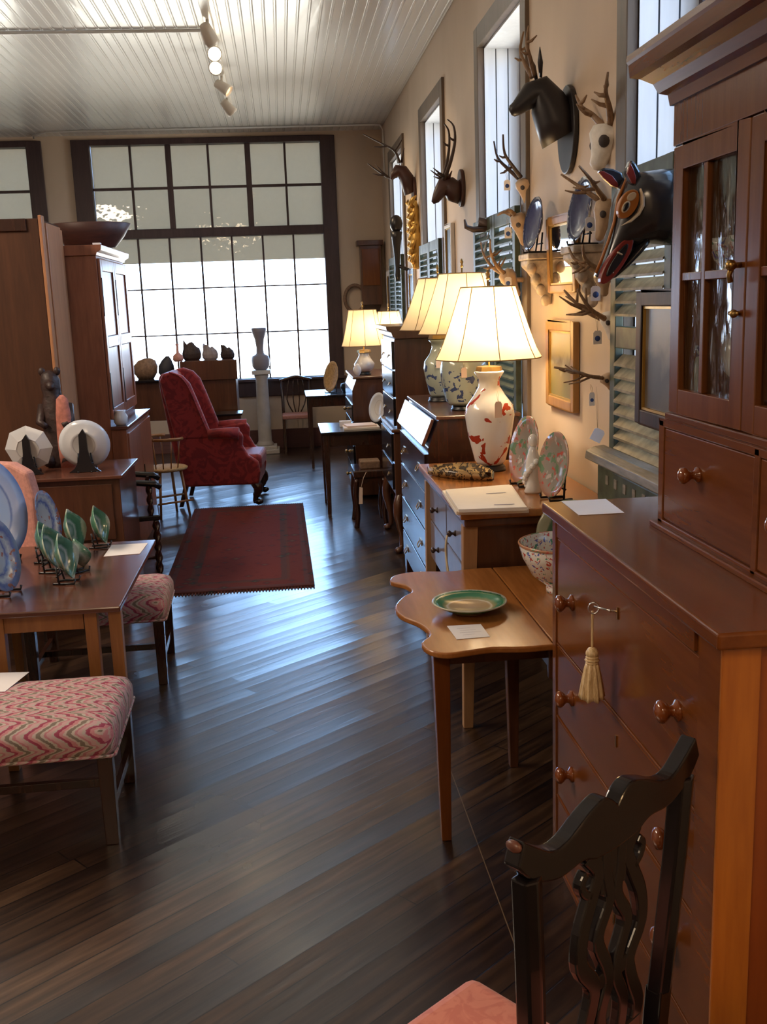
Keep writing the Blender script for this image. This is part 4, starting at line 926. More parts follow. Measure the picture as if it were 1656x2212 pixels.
# ---------------------------------------------------------------- slant-front desk with two celadon lamps
sd = thing('slant_front_desk', 'dark slant-front desk with drawers below the two celadon lamps', 'desk', (1.0, 5.9, 0))
D0, D1, DT = 5.32, 6.55, 1.15
c = MB(); c.prism([(.74, .10), (1.235, .10), (1.235, DT - .02), (.80, DT - .02), (.74, .98)], 'y', D0, D1); c.build('carcass', M['mahog'], sd)
B(.785, 1.238, D0 - .02, D1 + .02, DT - .02, DT).build('top', M['walnut'], sd, .004)
m = MB(); dv = Vector((.06, 0, DT - .02 - .98)).normalized(); nv = Vector((-dv.z, 0, dv.x)) * .018
a_, b_ = Vector((.725, 0, .985)), Vector((.783, 0, DT - .025))
m.prism([(p.x, p.z) for p in (a_, b_, b_ + nv, a_ + nv)], 'y', D0 + .03, D1 - .03); m.build('slant_lid', M['tablered'], sd, .003)
for i, (z0, z1) in enumerate(((.74, .94), (.52, .725), (.30, .505), (.12, .285))):
    d = B(.724, .745, D0 + .05, D1 - .05, z0, z1).build('drawer', M['lacquer'] if False else M['mahog'], sd, .003)
    for yy in (D0 + .28, D1 - .28):
        h = MB(); h.box(.720, .7245, yy - .04, yy + .04, (z0 + z1) / 2 - .012, (z0 + z1) / 2 + .02); h.tube(smooth([(.718, yy - .03, (z0 + z1) / 2 + .005), (.706, yy - .028, (z0 + z1) / 2 - .018), (.704, yy, (z0 + z1) / 2 - .024), (.706, yy + .028, (z0 + z1) / 2 - .018), (.718, yy + .03, (z0 + z1) / 2 + .005)], 3), .003, 6); h.build('bail_handle', M['brass'], d)
for y in (D0 + .06, D1 - .06):
    for x in (.775, 1.195): MB().box(x - .04, x + .04, y - .05, y + .05, 0, .10).build('bracket_foot', M['mahog'], sd, .006)
cel = [(.058, 0), (.066, .015), (.088, .10), (.098, .17), (.092, .21), (.060, .255), (.046, .29), (.048, .315), (.064, .335), (.05, .34), (.02, .34)]
jar = [(.085, 0), (.10, .02), (.125, .12), (.130, .20), (.115, .26), (.075, .30), (.065, .315), (.05, .32), (.02, .32)]
lamp('celadon_lamp', 'middle table lamp with a rounded celadon jar body, just behind the porcelain lamp', (.985, 5.58, DT), jar, M['celadon'], .35, .245, .125, .42, .735, 3.5)
lamp('celadon_lamp', 'celadon vase lamp with blue flowers, third table lamp from the camera', (.935, 6.12, DT), cel, M['celadon'], .37, .235, .115, .43, .725, 1.6)
tag_card('price_tag', (1002, 805), 5.44, .03, .055, 'pink price tag on the rounded celadon jar lamp', M['tagpink'], False, sl=.05)
tag_card('price_tag', (947, 785), 6.01, .03, .055, 'pink price tag on the celadon vase lamp', M['tagpink'], False, sl=.05)

# ---------------------------------------------------------------- highboy
hb = thing('highboy', 'tall walnut chest on curved cabriole legs standing behind the celadon lamps', 'cabinet', (1.0, 7.35, 0))
H0, H1 = 6.98, 7.80
MB().box(.735, 1.27, H0, H1, .42, .86).build('lower_case', M['walnut'], hb, .004)
MB().box(.72, 1.28, H0 - .015, H1 + .015, .86, .885).build('waist_moulding', M['walnut'], hb, .006)
MB().box(.76, 1.27, H0 + .02, H1 - .02, .885, 1.50).build('upper_case', M['walnut'], hb, .004)
m = MB(); m.prism([(.77, 1.50), (.745, 1.515), (.735, 1.545), (.705, 1.56), (.70, 1.585), (1.28, 1.585), (1.28, 1.50)], 'y', H0 - .03, H1 + .03); m.build('cornice', M['walnut'], hb, .003)
for z0, z1 in ((.90, 1.09), (1.10, 1.28), (1.29, 1.48)):
    d = B(.742, .765, H0 + .05, H1 - .05, z0, z1).build('drawer', M['lacquer'], hb, .004)
    for yy in (H0 + .22, H1 - .22):
        h = MB(); h.tube(smooth([(.740, yy - .03, (z0 + z1) / 2), (.728, yy, (z0 + z1) / 2 - .02), (.740, yy + .03, (z0 + z1) / 2)], 3), .0035, 6); h.build('bail_handle', M['brass'], d)
for z0, z1 in ((.65, .845), (.45, .635)):
    d = B(.720, .738, H0 + .05, H1 - .05, z0, z1).build('drawer', M['lacquer'], hb, .004)
    h = MB(); h.tube(smooth([(.718, H0 + .22, (z0 + z1) / 2), (.706, H0 + .25, (z0 + z1) / 2 - .02), (.718, H0 + .28, (z0 + z1) / 2)], 3), .0035, 6); h.build('bail_handle', M['brass'], d)
def cabriole(p, x, y, z, sx, sy, s, mt, mt2=None):
    m = MB(); m.tube(smooth([(x, y, z), (x + sx * .028 * s, y + sy * .028 * s, z * .80), (x + sx * .03 * s, y + sy * .03 * s, z * .62), (x + sx * .006 * s, y + sy * .006 * s, z * .32), (x + sx * .004 * s, y + sy * .004 * s, z * .12), (x + sx * .03 * s, y + sy * .03 * s, .028 * s), (x + sx * .05 * s, y + sy * .05 * s, .012)], 3), [.040 * s] * 4 + [.037 * s] * 3 + [.030 * s] * 2 + [.022 * s] * 4 + [.017 * s] * 2 + [.02 * s] * 2 + [.028 * s, .016 * s], 10)
    b = m.build('leg', mt, p)
    f = MB(); f.ball((x + sx * .032 * s, y + sy * .032 * s, .024 * s), (.036 * s, .036 * s, .0238 * s), 12, 6); f.build('foot', mt2 or mt, b)
for x, y, a, b in ((.775, H0 + .04, -1, -1), (.775, H1 - .04, -1, 1), (1.22, H0 + .04, 1, -1), (1.22, H1 - .04, 1, 1)): cabriole(hb, x, y, .43, a, b, .9, M['walnut'])

# ---------------------------------------------------------------- farther desk with lamps, writing table, small tables
fd = thing('bureau_desk', 'tall brown bureau behind the writing table, carrying the two farthest lamps', 'desk', (.9, 9.5, 0))
F0, F1, FT = 9.15, 10.15, 1.10
c = MB(); c.prism([(.62, .02), (1.235, .02), (1.235, FT - .02), (.64, FT - .02), (.60, .98), (.60, .86)], 'y', F0, F1); c.build('carcass', M['walnut'], fd, .004)
B(.61, 1.238, F0 - .015, F1 + .015, FT - .02, FT).build('top', M['walnut'], fd, .004)
for z0, z1 in ((.70, .85), (.48, .69), (.26, .47), (.05, .25)):
    d = B(.592, .625, F0 + .03, F1 - .03, z0, z1).build('drawer', M['lacquer'], fd, .004); knob('drawer_knob', d, .592, (F0 + F1) / 2, (z0 + z1) / 2, .8, M['brass'])
lamp('stoneware_lamp', 'farther lamp with a pale shade on the tall brown bureau near the window', (.74, 9.42, FT), [(.06, 0), (.085, .03), (.095, .07), (.06, .12), (.045, .15), (.05, .17), (.03, .18)], M['porcelain'], .20, .20, .125, .265, .585, 2.2, .06)
lamp('stoneware_lamp', 'farthest lamp, its lit shade half hidden behind the highboy', (1.03, 9.92, FT), [(.06, 0), (.085, .03), (.095, .07), (.06, .12), (.045, .15), (.05, .17), (.03, .18)], M['porcelain'], .20, .17, .10, .32, .56, 3.0, .06)
for x, y, lab in ((.66, 9.235, 'white feather-shaped shell left of the farther lamp base'), (.93, 9.235, 'white shell right of the farther lamp base')):
    s = MB(); rs = []
    for k in range(9):
        u = k / 8; r = .038 * math.sin(PI * (.1 + .85 * u)); rs.append([(x + r * math.cos(a), y + .5 * r * math.sin(a), FT + .003 + .11 * u) for a in [2 * PI * i / 14 for i in range(14)]])
    s.loft(rs); solo(s, 'standing_shell', M['shell'], lab, 'shell', (x, y, FT), 'shells on the bureau')
def leg_table(name, label, x0, x1, y0, y1, z, th, mt, lmt, lr=.025, apron=.10, grp=None):
    t = thing(name, label, 'table', ((x0 + x1) / 2, (y0 + y1) / 2, 0), grp)
    B(x0, x1, y0, y1, z - th, z).build('tabletop', mt, t, .004)
    o = .035; a = MB()
    a.box(x0 + o, x1 - o, y0 + o, y0 + o + .02, z - th - apron, z - th); a.box(x0 + o, x1 - o, y1 - o - .02, y1 - o, z - th - apron, z - th); a.box(x0 + o, x0 + o + .02, y0 + o + .02, y1 - o - .02, z - th - apron, z - th); a.box(x1 - o - .02, x1 - o, y0 + o + .02, y1 - o - .02, z - th - apron, z - th)
    a.build('apron', lmt, t, .002)
    for x in (x0 + o + .01, x1 - o - .01):
        for y in (y0 + o + .01, y1 - o - .01): MB().taper((x, y, 0), (lr * .6, lr * .6), (x, y, z - th), (lr, lr)).build('leg', lmt, t, .002)
    return t
WT_Z = .715
leg_table('writing_table', 'dark narrow-legged writing table with books, right of the aisle in front of the bureau', .275, .98, 8.33, 9.03, WT_Z, .022, M['lacquer'], M['mahog'], .026)
for k, (lab, a, h) in enumerate((('large pale book at the bottom of the pile on the dark writing table', 0.0, .018), ('pinkish book on top of the pile on the dark writing table', .12, .016))):
    m = MB(); m.box(-.15 + .02 * k, .15 - .03 * k, -.11 + .02 * k, .11 - .01 * k, 0, h); m.xf(Matrix.Translation((.62, 8.53, WT_Z + .018 * k)) @ Matrix.Rotation(a, 4, 'Z'))
    solo(m, 'book', M['page'] if not k else M['tagpink'], lab, 'book', (.62, 8.53, WT_Z + .018 * k), 'books on the writing table', .002)
m = MB(); m.box(.45, .55, 8.66, 8.72, WT_Z, WT_Z + .05); solo(m, 'small_white_box', M['paper'], 'small white box at the back left of the dark writing table', 'box', (.50, 8.69, WT_Z), bevel=.003)
standing_plate((.80, 8.80, WT_Z), math.atan2(-.5, -1), .13, M['whiteplate'], 'pale plate on a stand leaning in front of the tall brown bureau', 'dark stand under the pale plate before the bureau', R(12))
leg_table('side_table', 'small dark table in front of the far window sill, right of the stone column', .22, .80, 10.95, 11.75, .79, .022, M['lacquer'], M['mahog'], .022)
standing_plate((.52, 11.2, .79), math.atan2(-.6, -1), .17, M['rush'], 'tan oval plate on the small dark table by the far window', 'dark stand under the tan oval plate by the far window', R(12), sx=.8)
b = MB(); b.lathe([(.04, 0), (.05, .01), (.07, .05), (.06, .09), (.03, .10)], (.68, 11.3, .79)); solo(b, 'dark_pot', M['navy'], 'dark round pot on the small table by the far window', 'pot', (.68, 11.3, .79))
# low carved stool before the highboy
lc = thing('low_stool', 'low dark stool with arched legs between the writing table and the highboy', 'stool', (.64, 8.05, 0))
MB().box(.50, .76, 7.86, 8.24, .40, .46).build('seat', M['mahog'], lc, .01)
for x in (.525, .735):
    for y in (7.885, 8.21): MB().tube(smooth([(x, y, .40), (x + (.012 if x > .6 else -.012), y, .26), (x, y, .12), (x + (.014 if x > .6 else -.014), y, .0)], 3), .02, 8).build('leg', M['mahog'], lc)
m = MB(); m.prism([(.54, .40), (.72, .40), (.72, .28), (.69, .35), (.63, .37), (.57, .35), (.54, .28)], 'y', 7.875, 7.895); m.build('arched_apron', M['mahog'], lc)
m = MB(); m.box(.56, .72, 7.94, 8.12, .46, .52); solo(m, 'woven_box', M['wicker'], 'small brown woven box on the low dark stool', 'box', (.64, 8.03, .46), bevel=.008)
m = MB(); m.prism([(.53, .20), (.56, .20), (.565, .33), (.54, .335)], 'y', 7.840, 7.842); m.tube([(.552, 7.84, .33), (.575, 7.852, .405), (.60, 7.861, .45)], .002); solo(m, 'paper_tag', M['tagpink'], 'long paper tag hanging from the low dark stool', 'price tag', (.55, 7.84, .3))

# chair by the far wall
def side_chair(label, loc, rz, mt, seatmt, h=.92, sw=.44, grp=None, slats=4):
    t = thing('side_chair', label, 'chair', (0, 0, 0), grp)
    MB().box(-sw / 2, sw / 2, -sw / 2, sw / 2, .41, .46).build('seat', seatmt, t, .012)
    for s_ in (-1, 1):
        m = MB(); m.tube([(s_ * sw * .46, -sw * .47, 0), (s_ * sw * .46, -sw * .45, .45), (s_ * sw * .47, -sw * .55, h)], .018, 8); m.build('back_post', mt, t)
        MB().taper((s_ * sw * .45, sw * .44, 0), (.014, .014), (s_ * sw * .45, sw * .44, .42), (.018, .018)).build('leg', mt, t)
        m = MB(); m.tube([(s_ * sw * .45, -sw * .44, .16), (s_ * sw * .45, sw * .43, .16)], .010); m.build('stretcher', mt, t)
    m = MB(); m.tube(smooth([(-sw * .54, -sw * .55, h - .015), (-sw * .25, -sw * .56, h + .012), (0, -sw * .56, h + .03), (sw * .25, -sw * .56, h + .012), (sw * .54, -sw * .55, h - .015)], 3), .02, 8); m.build('top_rail', mt, t)
    for k in range(slats):
        x = (k - (slats - 1) / 2) * .045
        m = MB(); m.tube(smooth([(x * .7, -sw * .45, .46), (x * 1.7, -sw * .49, .62), (x * 1.2, -sw * .54, h)], 3), .008, 6); m.build('splat_bar', mt, t)
    t.location = loc; t.rotation_euler = (0, 0, rz)
    return t
side_chair('dark slat-back chair against the far wall under the window, right of the stone column', (.135, 12.40, 0), R(180), M['mahog'], M['pinkfab'], .86, .36)

# stone column with urn
col = thing('stone_column', 'white stone pedestal column standing before the far window', 'pedestal', (-.27, 12.42, 0))
MB().box(-.44, -.10, 12.25, 12.59, 0, .05).box(-.41, -.13, 12.28, 12.56, .05, .09).build('base', M['stone'], col, .006)
m = MB(); m.lathe([(.10, 0), (.105, .02), (.085, .05), (.083, .06), (.072, .80), (.08, .82), (.09, .84), (.085, .86)], (-.27, 12.42, .09), 24); m.build('shaft', M['stone'], col)
MB().box(-.38, -.16, 12.31, 12.53, .95, 1.0).build('capital', M['stone'], col, .006)
ur = MB(); ur.lathe([(.06, 0), (.085, .015), (.105, .05), (.11, .12), (.10, .165), (.06, .185), (.045, .20), (.042, .26), (.055, .36), (.085, .45), (.09, .49), (.08, .50), (.03, .49)], (-.27, 12.42, 1.0), 24)
solo(ur, 'stone_urn', M['greystone'], 'dark hourglass-shaped urn on the stone column, outlined against the far window', 'urn', (-.27, 12.42, 1.0))

# ---------------------------------------------------------------- rug and wing chair
rg = MB(); rg.box(-.48, .48, -1.37, 1.37, 0.0, .010)
for s_ in (-1, 1):
    for k in range(48): x = -.47 + k * .02; rg.box(x, x + .008, s_ * 1.37 if s_ > 0 else -1.42, 1.42 if s_ > 0 else -1.37, 0.0, .004)
r_ = rg.build('oriental_rug', M['rug']); tag(r_, 'worn dark red oriental rug on the floorboards in front of the wing chair', 'rug'); r_.location = (-.365, 7.62, 0.0005); r_.rotation_euler = (0, 0, R(.3))

wc = thing('wing_chair', 'tall red damask wing chair with carved claw feet at the end of the rug', 'armchair', (0, 0, 0))
# local: x forward (towards the right of the photo), z up, seen from its side; y = width
bk = MB(); bk.prism([(-.40, .20), (-.30, .20), (-.30, .42), (-.42, 1.10), (-.44, 1.18), (-.47, 1.21), (-.52, 1.21), (-.55, 1.17), (-.54, 1.05), (-.46, .45)], 'y', -.31, .31); bk.build('back', M['damask'], wc, .03, seg=3)
for s_ in (-1, 1):
    a, b = (s_ * .37, s_ * .30)
    wg = MB(); wg.prism([(-.43, .60), (-.13, .60), (-.12, .68), (-.16, .80), (-.22, .98), (-.27, 1.12), (-.33, 1.19), (-.42, 1.225), (-.50, 1.21), (-.53, 1.15)], 'y', min(a, b), max(a, b)); wg.build('wing', M['damask'], wc, .025, seg=3)
    ar = MB(); ar.prism([(-.40, .19), (.28, .19), (.30, .30), (.285, .40), (.20, .46), (.155, .55), (.165, .64), (.13, .685), (-.02, .675), (-.14, .66), (-.42, .66)], 'y', min(a, b), max(a, b)); arm = ar.build('arm', M['damask'], wc, .02, seg=3)
    rl_ = MB(); rl_.tube([(-.14, s_ * .35, .66), (.0, s_ * .355, .665), (.13, s_ * .365, .66)], [.045, .05, .055], 12); rl_.build('arm_roll', M['damask'], arm)
se = MB(); se.box(-.30, .31, -.295, .295, .31, .455); se.build('seat_cushion', M['damask'], wc, .04, seg=4)
se = MB(); se.box(-.36, .285, -.30, .30, .19, .31); se.build('seat_rail', M['damask'], wc, .015)
pp = MB(); pp.tube(smooth([(-.14, -.372, .68), (-.19, -.372, .82), (-.25, -.372, 1.0), (-.30, -.372, 1.12), (-.36, -.37, 1.19), (-.44, -.37, 1.222)], 3), .006); pp.build('piping', M['damask'], wc)
for s_ in (-1, 1):
    cabriole(wc, .235, s_ * .31, .21, .9, s_ * .6, 1.15, M['mahog'], M['lacquer'])
    m = MB(); m.taper((-.43, s_ * .30, 0), (.018, .018), (-.37, s_ * .30, .20), (.024, .024)); m.build('leg', M['mahog'], wc, .003)
wc.location = (-.53, 9.36, .0105); wc.rotation_euler = (0, 0, R(-4)); wc.scale = (1.0, .92, .985)

# ---------------------------------------------------------------- left front: stools, drop-leaf table and its plates
st = thing('flame_stitch_stool', 'near stool with pink zigzag flame-stitch seat, bottom left of the photo', 'stool', (0, 0, 0), 'flame-stitch stools')
rs = []
for z, e in ((.320, 0.0), (.345, .006), (.385, .006), (.412, -.006), (.428, -.035), (.438, -.08), (.442, -.13)):
    x0, x1, y0, y1 = -.66 - e, .0 + e, -.26 - e, .26 + e; r = .05; ring = []
    for cx, cy, a0 in ((x1 - r, y1 - r, 0), (x0 + r, y1 - r, 90), (x0 + r, y0 + r, 180), (x1 - r, y0 + r, 270)):
        for k in range(5): a = R(a0 + k * 22.5); ring.append((cx + r * math.cos(a), cy + r * math.sin(a), z))
    rs.append(ring)
m = MB(); m.loft(rs); m.build('seat', M['flame'], st)
m = MB(); m.tube([(-.655, -.262, .325), (-.01, -.262, .325), (.002, -.25, .325), (.002, .25, .325), (-.01, .262, .325), (-.655, .262, .325)], .006); m.build('piping', M['flame'], st)
for x in (-.035, -.625):
    for y in (-.225, .225): MB().taper((x, y, 0), (.021, .021), (x, y, .325), (.025, .025)).build('leg', M['mahog'], st, .003)
for x in (-.035, -.625): MB().box(x - .011, x + .011, -.205, .205, .10, .13).build('side_stretcher', M['mahog'], st, .002)
MB().box(-.614, -.046, -.012, .012, .10, .13).build('cross_stretcher', M['mahog'], st, .002)
st.location = (-.625, 3.445, 0); st.rotation_euler = (0, 0, R(1.0))
dup(st, (-.622, 4.92, 0), R(1.5), 'far stool with pink zigzag flame-stitch seat, half under the plate table')
card('price_card', [(-1.12, 3.735), (-1.005, 3.72), (-1.045, 3.53), (-1.16, 3.54)], .4425, 'white card lying on the zigzag seat of the near stool, cut by the left edge', lines=False)

LT = .66
lt = thing('drop_leaf_table', 'red-brown table with honey oak legs at the left, crowded with display plates', 'table', (-1.4, 4.34, 0))
B(-2.25, -.662, 3.775, 4.905, LT - .022, LT).build('tabletop', M['tablered'], lt, .005)
a = MB(); a.box(-2.05, -.815, 3.84, 3.862, LT - .10, LT - .022); a.box(-2.05, -1.31, 4.80, 4.822, LT - .10, LT - .022); a.box(-.86, -.838, 3.862, 4.70, LT - .10, LT - .022); a.box(-2.05, -2.028, 3.862, 4.80, LT - .10, LT - .022); a.build('apron', M['oak'], lt, .002)
for x, y in ((-.787, 3.853), (-.692, 3.83), (-1.135, 3.853), (-2.0, 3.853), (-1.335, 4.81), (-2.0, 4.81)): MB().taper((x, y, 0), (.020, .020), (x, y, LT - .022), (.024, .022)).build('leg', M['oak'], lt, .002)
card('price_card', [(-.86, 4.83), (-.69, 4.83), (-.70, 4.62), (-.86, 4.60)], LT, 'white card at the far right corner of the plate table', lines=False)
AZ = math.atan2(-.42, .9); AZ2 = math.atan2(-.22, .97)
standing_plate((-1.35, 4.62, LT), math.atan2(-.40, .92), .24, M['platter'], 'largest pale blue platter on the table, at the left edge of the photo', 'dark stand under the largest pale blue platter', R(14), name='serving_platter', sgrp='stands on the plate table')
standing_plate((-1.165, 4.98 - .10, LT), math.atan2(-.12, 1), .132, M['bluewhite'], 'blue and white patterned plate behind the small green plates', 'dark stand under the blue and white plate behind the green ones', R(14), sgrp='stands on the plate table', grp='blue and white plates')
standing_plate((-1.175, 4.06, LT), math.atan2(-.20, 1), .152, M['bluewhite'], 'blue and white patterned plate nearest the front edge of the plate table, at the left', 'dark stand under the front-left blue and white plate', R(14), sgrp='stands on the plate table', grp='blue and white plates')
for x, y, r, az, lab in ((-1.115, 4.56, .080, -.12, 'small green leaf plate farthest left, partly behind another green plate'), (-1.045, 4.37, .090, -.20, 'small green leaf plate left of centre, in front of the blue and white plate'), (-.945, 4.17, .090, -.12, 'small green leaf plate nearest the front edge of the plate table'),
                    (-.925, 4.34, .062, .75, 'smallest green leaf plate, turned towards the aisle'), (-1.01, 4.68, .092, -.16, 'small green leaf plate standing upright behind the front green pair'), (-.915, 4.80, .086, -.10, 'small green leaf plate farthest right, beside the white card')):
    standing_plate((x, y, LT), az, r * 1.12, M['greenplate'], lab, 'dark stand of the ' + lab.split(',')[0], R(14), name='leaf_plate', grp='green leaf plates', sgrp='stands on the plate table', leaf=True)
# pink upholstered chair behind the table
pc = thing('upholstered_chair', 'chair with pink upholstered back, mostly hidden behind the large blue platter', 'chair', (0, 0, 0))
m = MB(); m.prism([(-.24, .44), (.24, .44), (.245, .80), (.21, .94), (.10, .985), (-.10, .985), (-.21, .94), (-.245, .80)], 'y', -.235, -.165); m.build('back', M['pinkfab'], pc, .02, seg=3)
MB().box(-.24, .24, -.16, .24, .36, .45).build('seat', M['pinkfab'], pc, .02)
for x in (-.215, .215):
    for y in (-.20, .215): MB().taper((x, y, 0), (.016, .016), (x, y, .40), (.02, .02)).build('leg', M['mahog'], pc)
pc.location = (-1.64, 5.40, 0); pc.rotation_euler = (0, 0, R(150))

# ---------------------------------------------------------------- left middle: drop-front chest, wardrobe, armoire, dresser
dc = thing('low_chest', 'low dark red-brown chest behind the plate table, carrying two white plates seen from the back', 'chest', (-1.55, 6.28, 0))
DTZ = .82
MB().box(-2.15, -.985, 5.97, 6.60, .06, DTZ - .02).build('carcass', M['walnut'], dc, .003)
B(-2.17, -.965, 5.94, 6.62, DTZ - .02, DTZ).build('top', M['tablered'], dc, .004)
m = MB(); m.box(-2.12, -1.03, 5.958, 5.972, .44, DTZ - .05); m.build('drop_panel', M['walnut'], dc, .003)
for y in (6.02, 6.55):
    for x in (-2.1, -1.03): MB().box(x - .04, x + .04, y - .04, y + .04, 0, .06).build('foot', M['walnut'], dc)
standing_plate((-1.205, 6.17, DTZ), R(90), .150, M['whiteplate'], 'round white plate shown from its back on the low chest', 'big black easel holding the round white plate on the low chest', R(10), big=True, grp='white plates on the low chest', sgrp='easels on the low chest')
standing_plate((-1.53, 6.17, DTZ), R(88), .140, M['whiteplate'], 'eight-sided white plate shown from its back on the low chest, far left', 'big black easel holding the eight-sided white plate', R(10), octo=True, big=True, grp='white plates on the low chest', sgrp='easels on the low chest')
br = thing('carved_bear', 'dark carved upright bear with a coral pink front, behind the white plates', 'statue', (-1.405, 6.44, DTZ))
q = Vector((-1.405, 6.44, DTZ))
m = MB(); rs = []
for z, r, dx in ((0, .085, 0), (.04, .095, 0), (.15, .085, .0), (.28, .080, -.01), (.38, .075, -.01), (.44, .055, -.015), (.48, .058, -.02), (.53, .060, -.02), (.57, .045, -.025), (.59, .015, -.025)):
    rs.append([(q.x + dx + r * math.cos(a), q.y + r * .9 * math.sin(a), q.z + z) for a in [2 * PI * i / 18 for i in range(18)]])
m.loft(rs); m.tube([(q.x - .02, q.y - .03, q.z + .51), (q.x + .0, q.y - .085, q.z + .49)], [.035, .018], 10)
for s_ in (-1, 1):
    m.ball((q.x - .02 + s_ * .045, q.y, q.z + .585), (.022, .014, .026), 10, 6); m.tube([(q.x + s_ * .075, q.y - .01, q.z + .38), (q.x + s_ * .09, q.y - .06, q.z + .28), (q.x + s_ * .05, q.y - .10, q.z + .26)], [.032, .028, .018], 8)
    m.tube([(q.x + s_ * .05, q.y - .02, q.z + .08), (q.x + s_ * .055, q.y - .09, q.z + .03)], [.045, .035], 8)
m.build('bear_body', M['bear'], br)
m = MB(); rs = []
for z, r in ((.0, .045), (.08, .05), (.2, .05), (.33, .045), (.42, .035), (.445, .01)): rs.append([(q.x + .055 + r * math.cos(a), q.y - .075 + r * .5 * math.sin(a), q.z + z) for a in [2 * PI * i / 14 for i in range(14)]])
m.loft(rs); m.build('coral_front', M['coral'], br)

wd = thing('brown_wardrobe', 'tall brown wardrobe with a lighter pine edge at the far left', 'wardrobe', (-1.95, 7.0, 0))
MB().box(-2.5, -1.46, 6.70, 7.30, 0, 2.33).build('carcass', M['browncase'], wd, .004)
MB().box(-2.5, -1.53, 6.685, 6.70, 2.255, 2.33).build('top_board', M['mahog'], wd, .003)
m = MB(); m.box(-1.46, -1.438, 6.70, 6.78, 0, 2.35); m.box(-1.46, -1.43, 6.79, 7.21, 0, 2.31); m.box(-1.46, -1.438, 7.22, 7.30, 0, 2.30); m.build('pine_front', M['pinelight'], wd, .006)
ao = thing('pine_armoire', 'reddish pine step-back cupboard with panelled doors under the dark wooden bowl', 'cupboard', (-1.36, 8.0, 0))
A0, A1, AX = 7.33, 8.56, -1.235
MB().box(-1.585, AX, A0, A1, 0, 2.13).build('carcass', M['pine'], ao, .003)
m = MB(); m.prism([(-1.60, 2.13), (AX + .005, 2.13), (AX + .012, 2.15), (AX + .04, 2.165), (AX + .045, 2.20), (-1.60, 2.20)], 'y', A0 - .02, A1 + .05); m.build('cornice', M['pine'], ao, .003)
MB().box(AX, -1.13, A0 - .01, A1, 0, .93).build('lower_case', M['pine'], ao, .003)
B(AX, -1.115, A0 - .025, A1 + .01, .93, .955).build('ledge', M['tablered'], ao, .004)
for a, b in ((A0 + .02, (A0 + A1) / 2 - .002), ((A0 + A1) / 2 + .002, A1 - .02)):
    d = B(-1.132, -1.118, a, b, .08, .90).build('lower_door', M['pine'], ao, .004)
    h = MB(); h.box(-1.119, -1.112, a + .03, a + .05, .45, .58); h.build('iron_latch', M['black'], d)
for a, b in ((A0 + .01, (A0 + A1) / 2 - .002), ((A0 + A1) / 2 + .002, A1 - .01)):
    d = MB(); d.box(AX, AX + .022, a, a + .07, 1.0, 2.11); d.box(AX, AX + .022, b - .07, b, 1.0, 2.11)
    for z in (1.0, 1.50, 2.03): d.box(AX, AX + .022, a + .07, b - .07, z, z + .08)
    o = d.build('door', M['pine'], ao, .006)
    for z0, z1 in ((1.08, 1.50), (1.58, 2.03)): B(AX, AX + .012, a + .07, b - .07, z0, z1).build('door_panel', M['pine'], o, .004)
    for z in (1.2, 1.85):
        h = MB(); h.box(AX + .021, AX + .026, a + .005, a + .03, z - .13, z + .13); h.build('iron_hinge', M['black'], o)
bw = MB(); bc = (-1.33, 7.74, 2.20); rs = []
for z, u, v in ((0, .17, .12), (.01, .18, .13), (.08, .24, .19), (.165, .29, .23), (.17, .285, .225), (.165, .275, .215), (.09, .225, .175), (.03, .165, .115), (.028, .02, .02)):
    rs.append([(bc[0] + u * math.cos(a), bc[1] + v * math.sin(a) , bc[2] + z) for a in [2 * PI * i / 40 for i in range(40)]])
bw.loft(rs); solo(bw, 'dough_bowl', M['bowlwood'], 'wide dark wooden dough bowl on top of the pine armoire', 'bowl', bc)
m = MB(); m.prism([(-1.58, 2.20), (-1.51, 2.20), (-1.495, 2.36), (-1.51, 2.40), (-1.58, 2.39)], 'y', 8.25, 8.29); solo(m, 'wooden_board', M['pine'], 'small wooden board standing on the armoire left of the dough bowl', 'board', (-1.545, 8.27, 2.20), bevel=.004)
m = MB(); m.box(-1.255, -1.205, 7.36, 7.42, 2.20, 2.215); solo(m, 'small_card', M['paper'], 'small white card on the armoire edge below the dough bowl', 'card', (-1.23, 7.39, 2.20))
m = MB(); m.lathe([(.035, 0), (.048, .02), (.05, .06), (.035, .09), (.038, .105), (.02, .105)], (-1.175, 7.40, .955)); solo(m, 'white_jug', M['porcelain'], 'small white jug on the near end of the pine cupboard ledge', 'jug', (-1.175, 7.40, .955))

# barley-twist chair
bt_ = thing('barley_twist_chair', 'dark barley-twist armchair between the low chest and the rug', 'chair', (0, 0, 0))
def twist(mb, a, b, r, turns=5, n=12):
    a, b = Vector(a), Vector(b); d = b - a; x, y = ring_frame(d); rs = []; K = 36
    for k in range(K + 1):
        u = k / K; rs.append([a + d * u + (x * math.cos(t) + y * math.sin(t)) * r * (1 + .33 * math.cos(2 * (t - u * turns * PI))) for t in [2 * PI * i / n for i in range(n)]])
    return mb.loft(rs)
MB().box(-.24, .24, -.21, .21, .40, .44).build('seat', M['lacquer'], bt_, .01)
for x in (-.21, .21):
    for y in (-.18, .18):
        m = MB(); twist(m, (x, y, 0), (x, y, .40), .021); m.build('twisted_leg', M['mahog'], bt_)
    m = MB(); twist(m, (-.21, x * .857, .44), (-.23, x * .857, 1.0), .020); m.build('back_post', M['mahog'], bt_)
    m = MB(); m.tube([(-.21, x * .9, .70), (.0, x * .95, .70), (.22, x * .95, .67), (.26, x * .95, .64)], [.02, .02, .024, .02]); m.build('arm', M['lacquer'], bt_)
    m = MB(); twist(m, (.18, x * .88, .44), (.18, x * .93, .67), .018, 3); m.build('arm_post', M['mahog'], bt_)
